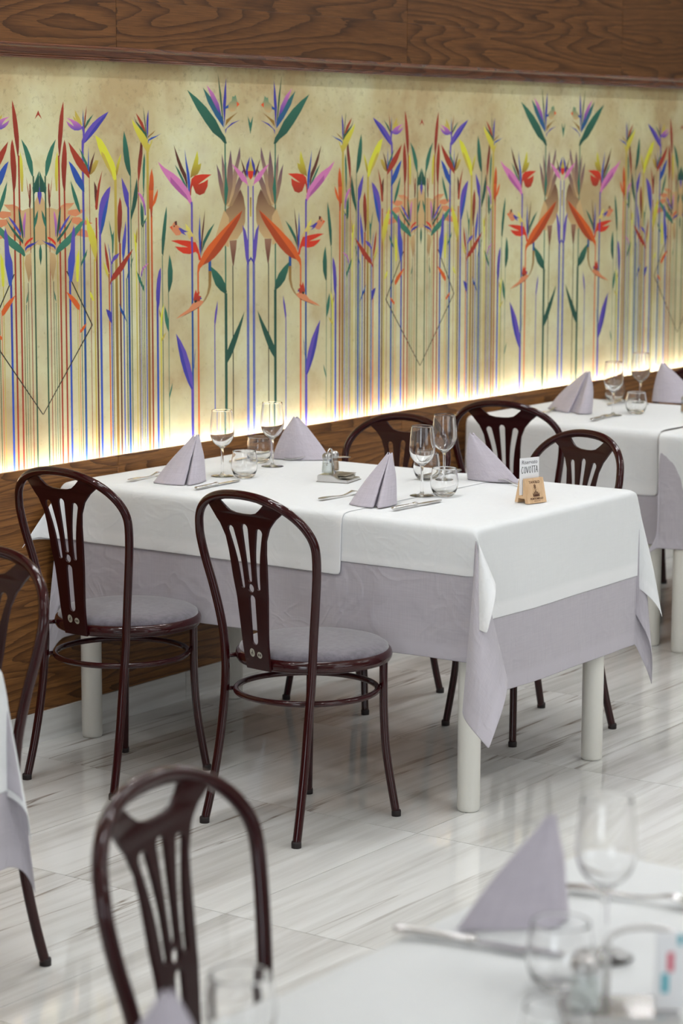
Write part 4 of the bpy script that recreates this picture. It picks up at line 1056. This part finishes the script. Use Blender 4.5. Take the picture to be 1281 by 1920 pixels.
# -- wooden table sign with reservation card
SX, SY, SA = 5.436, 3.247, -.285
t = thing('table_sign', 'small light wooden table number stand holding a white reservation card', 'table sign', (SX, SY, ZT), SA)
W2, Hh, hb, ht = .034, .066, .027, .0105
prof = [(-hb, 0), (-.015, 0), (-.0125, .012), (.0125, .012), (.015, 0), (hb, 0), (ht, Hh), (-.0002, Hh), (-.0002, .022), (-.0035, .018), (-.0052, .022), (-.0052, Hh), (-ht, Hh)]
bm = bmesh.new(); a = [bm.verts.new((-W2, y, z)) for y, z in prof]; b = [bm.verts.new((W2, y, z)) for y, z in prof]
for k in range(len(prof)): bm.faces.new((a[k], b[k], b[(k+1) % len(prof)], a[(k+1) % len(prof)]))
bm.faces.new(a[::-1]); bm.faces.new(b); bmesh.ops.recalc_face_normals(bm, faces=bm.faces)
holder = obj('wooden_holder', bm, M_beech, t, smooth=False)
def text(name, s_, size, m, parent, mtx, ext=.0002, xs=1.0, shear=0.0, off=0.0):
    cu = bpy.data.curves.new('t', 'FONT'); cu.body = s_; cu.size = size; cu.align_x = 'CENTER'; cu.align_y = 'CENTER'; cu.extrude = ext; cu.shear = shear; cu.offset = off
    tmp = bpy.data.objects.new('tmp', cu); C.objects.link(tmp); bpy.context.view_layer.update()
    me = bpy.data.meshes.new_from_object(tmp); bpy.data.objects.remove(tmp); bpy.data.curves.remove(cu)
    me.materials.clear(); me.materials.append(m)
    for v in me.vertices: v.co = mtx @ Vector((v.co.x*xs, v.co.y, v.co.z))
    o = bpy.data.objects.new(name, me); C.objects.link(o); o.parent = parent; return o
sl = math.atan2(hb-ht, Hh)
def facem(x, h_):   # plane of the sloping front face (local -y side), h_ = height along the face
    o = Vector((x, -hb-.0003, 0))+Vector((0, math.sin(sl), math.cos(sl)))*h_
    m_ = Matrix((Vector((1, 0, 0)), Vector((0, math.sin(sl), math.cos(sl))), Vector((0, -math.cos(sl), math.sin(sl))))).transposed().to_4x4(); m_.translation = o; return m_
text('printed_text', 'TAVOLO', .0098, M_burn, holder, facem(-.001, .0570), off=.0002)
text('printed_number', '8', .0150, M_burn, holder, facem(-.001, .0445), off=.0004)
text('printed_text', 'PORTOBELLO', .0074, M_burn, holder, facem(.000, .0120), off=.0002)
bm = bmesh.new(); mm = facem(0, .0175)
def quad(x0, x1, y0, y1):
    bm.faces.new([bm.verts.new(mm @ Vector((x, y, .0003))) for x, y in ((x0, y0), (x1, y0), (x1, y1), (x0, y1))])
for i, (x, w, h_) in enumerate(((-.0100, .0032, .0085), (-.0050, .0030, .0120), (0, .0034, .0165), (.0050, .0030, .0120), (.0100, .0032, .0085))):
    quad(x-w/2, x+w/2, 0, h_); quad(x-w/2-.0006, x-w/2+.0007, h_, h_+.0015); quad(x+w/2-.0007, x+w/2+.0006, h_, h_+.0015)
for x in (-.0078, -.0026, .0026, .0078): quad(x-.0009, x+.0009, 0, .006)
quad(-.0045, .0045, .0195, .0203)
for k in range(9): quad(-.0115+k*.0026, -.0100+k*.0026, -.0126, -.0110)
obj('printed_emblem', bm, M_burn, holder, smooth=False)
bm = bmesh.new(); box(bm, -.0385-.006, .0285-.003, -.0030, -.0022, .022, .122); card = obj('reservation_card', bm, M_paper, t, smooth=False)
def cardm(x, z):
    m_ = Matrix((Vector((1, 0, 0)), Vector((0, 0, 1)), Vector((0, -1, 0)))).transposed().to_4x4(); m_.translation = Vector((x-.004, -.0031, z)); return m_
text('printed_text', 'Riservato', .0150, mat('grey_ink', srgb(90, 90, 96), .6), card, cardm(-.005, .1095))
# handwritten name in marker strokes
hand = {'C': [[(.9, .9), (.4, 1), (.05, .5), (.35, 0), (.9, .15)]], 'O': [[(.5, 1), (.1, .7), (.1, .25), (.5, 0), (.9, .3), (.9, .75), (.5, 1)]], 'V': [[(0, 1), (.45, 0), (.95, 1)]], 'T': [[(0, 1), (1, 1.03)], [(.5, 1), (.5, 0)]], 'A': [[(0, 0), (.5, 1.05), (.95, 0)], [(.2, .4), (.8, .42)]]}
bm = bmesh.new(); x = -.0355
for ch in 'COVOTTA':
    w = .0076 if ch == 'T' else .0092
    for stk in hand[ch]:
        for p, q in zip(stk, stk[1:]):
            tube(bm, [(x+p[0]*w*.86-.003, -.0031, .080+p[1]*.018), (x+q[0]*w*.86-.003, -.0031, .080+q[1]*.018)], .0007, 6)
    x += w
obj('handwritten_name', bm, M_ink, card)
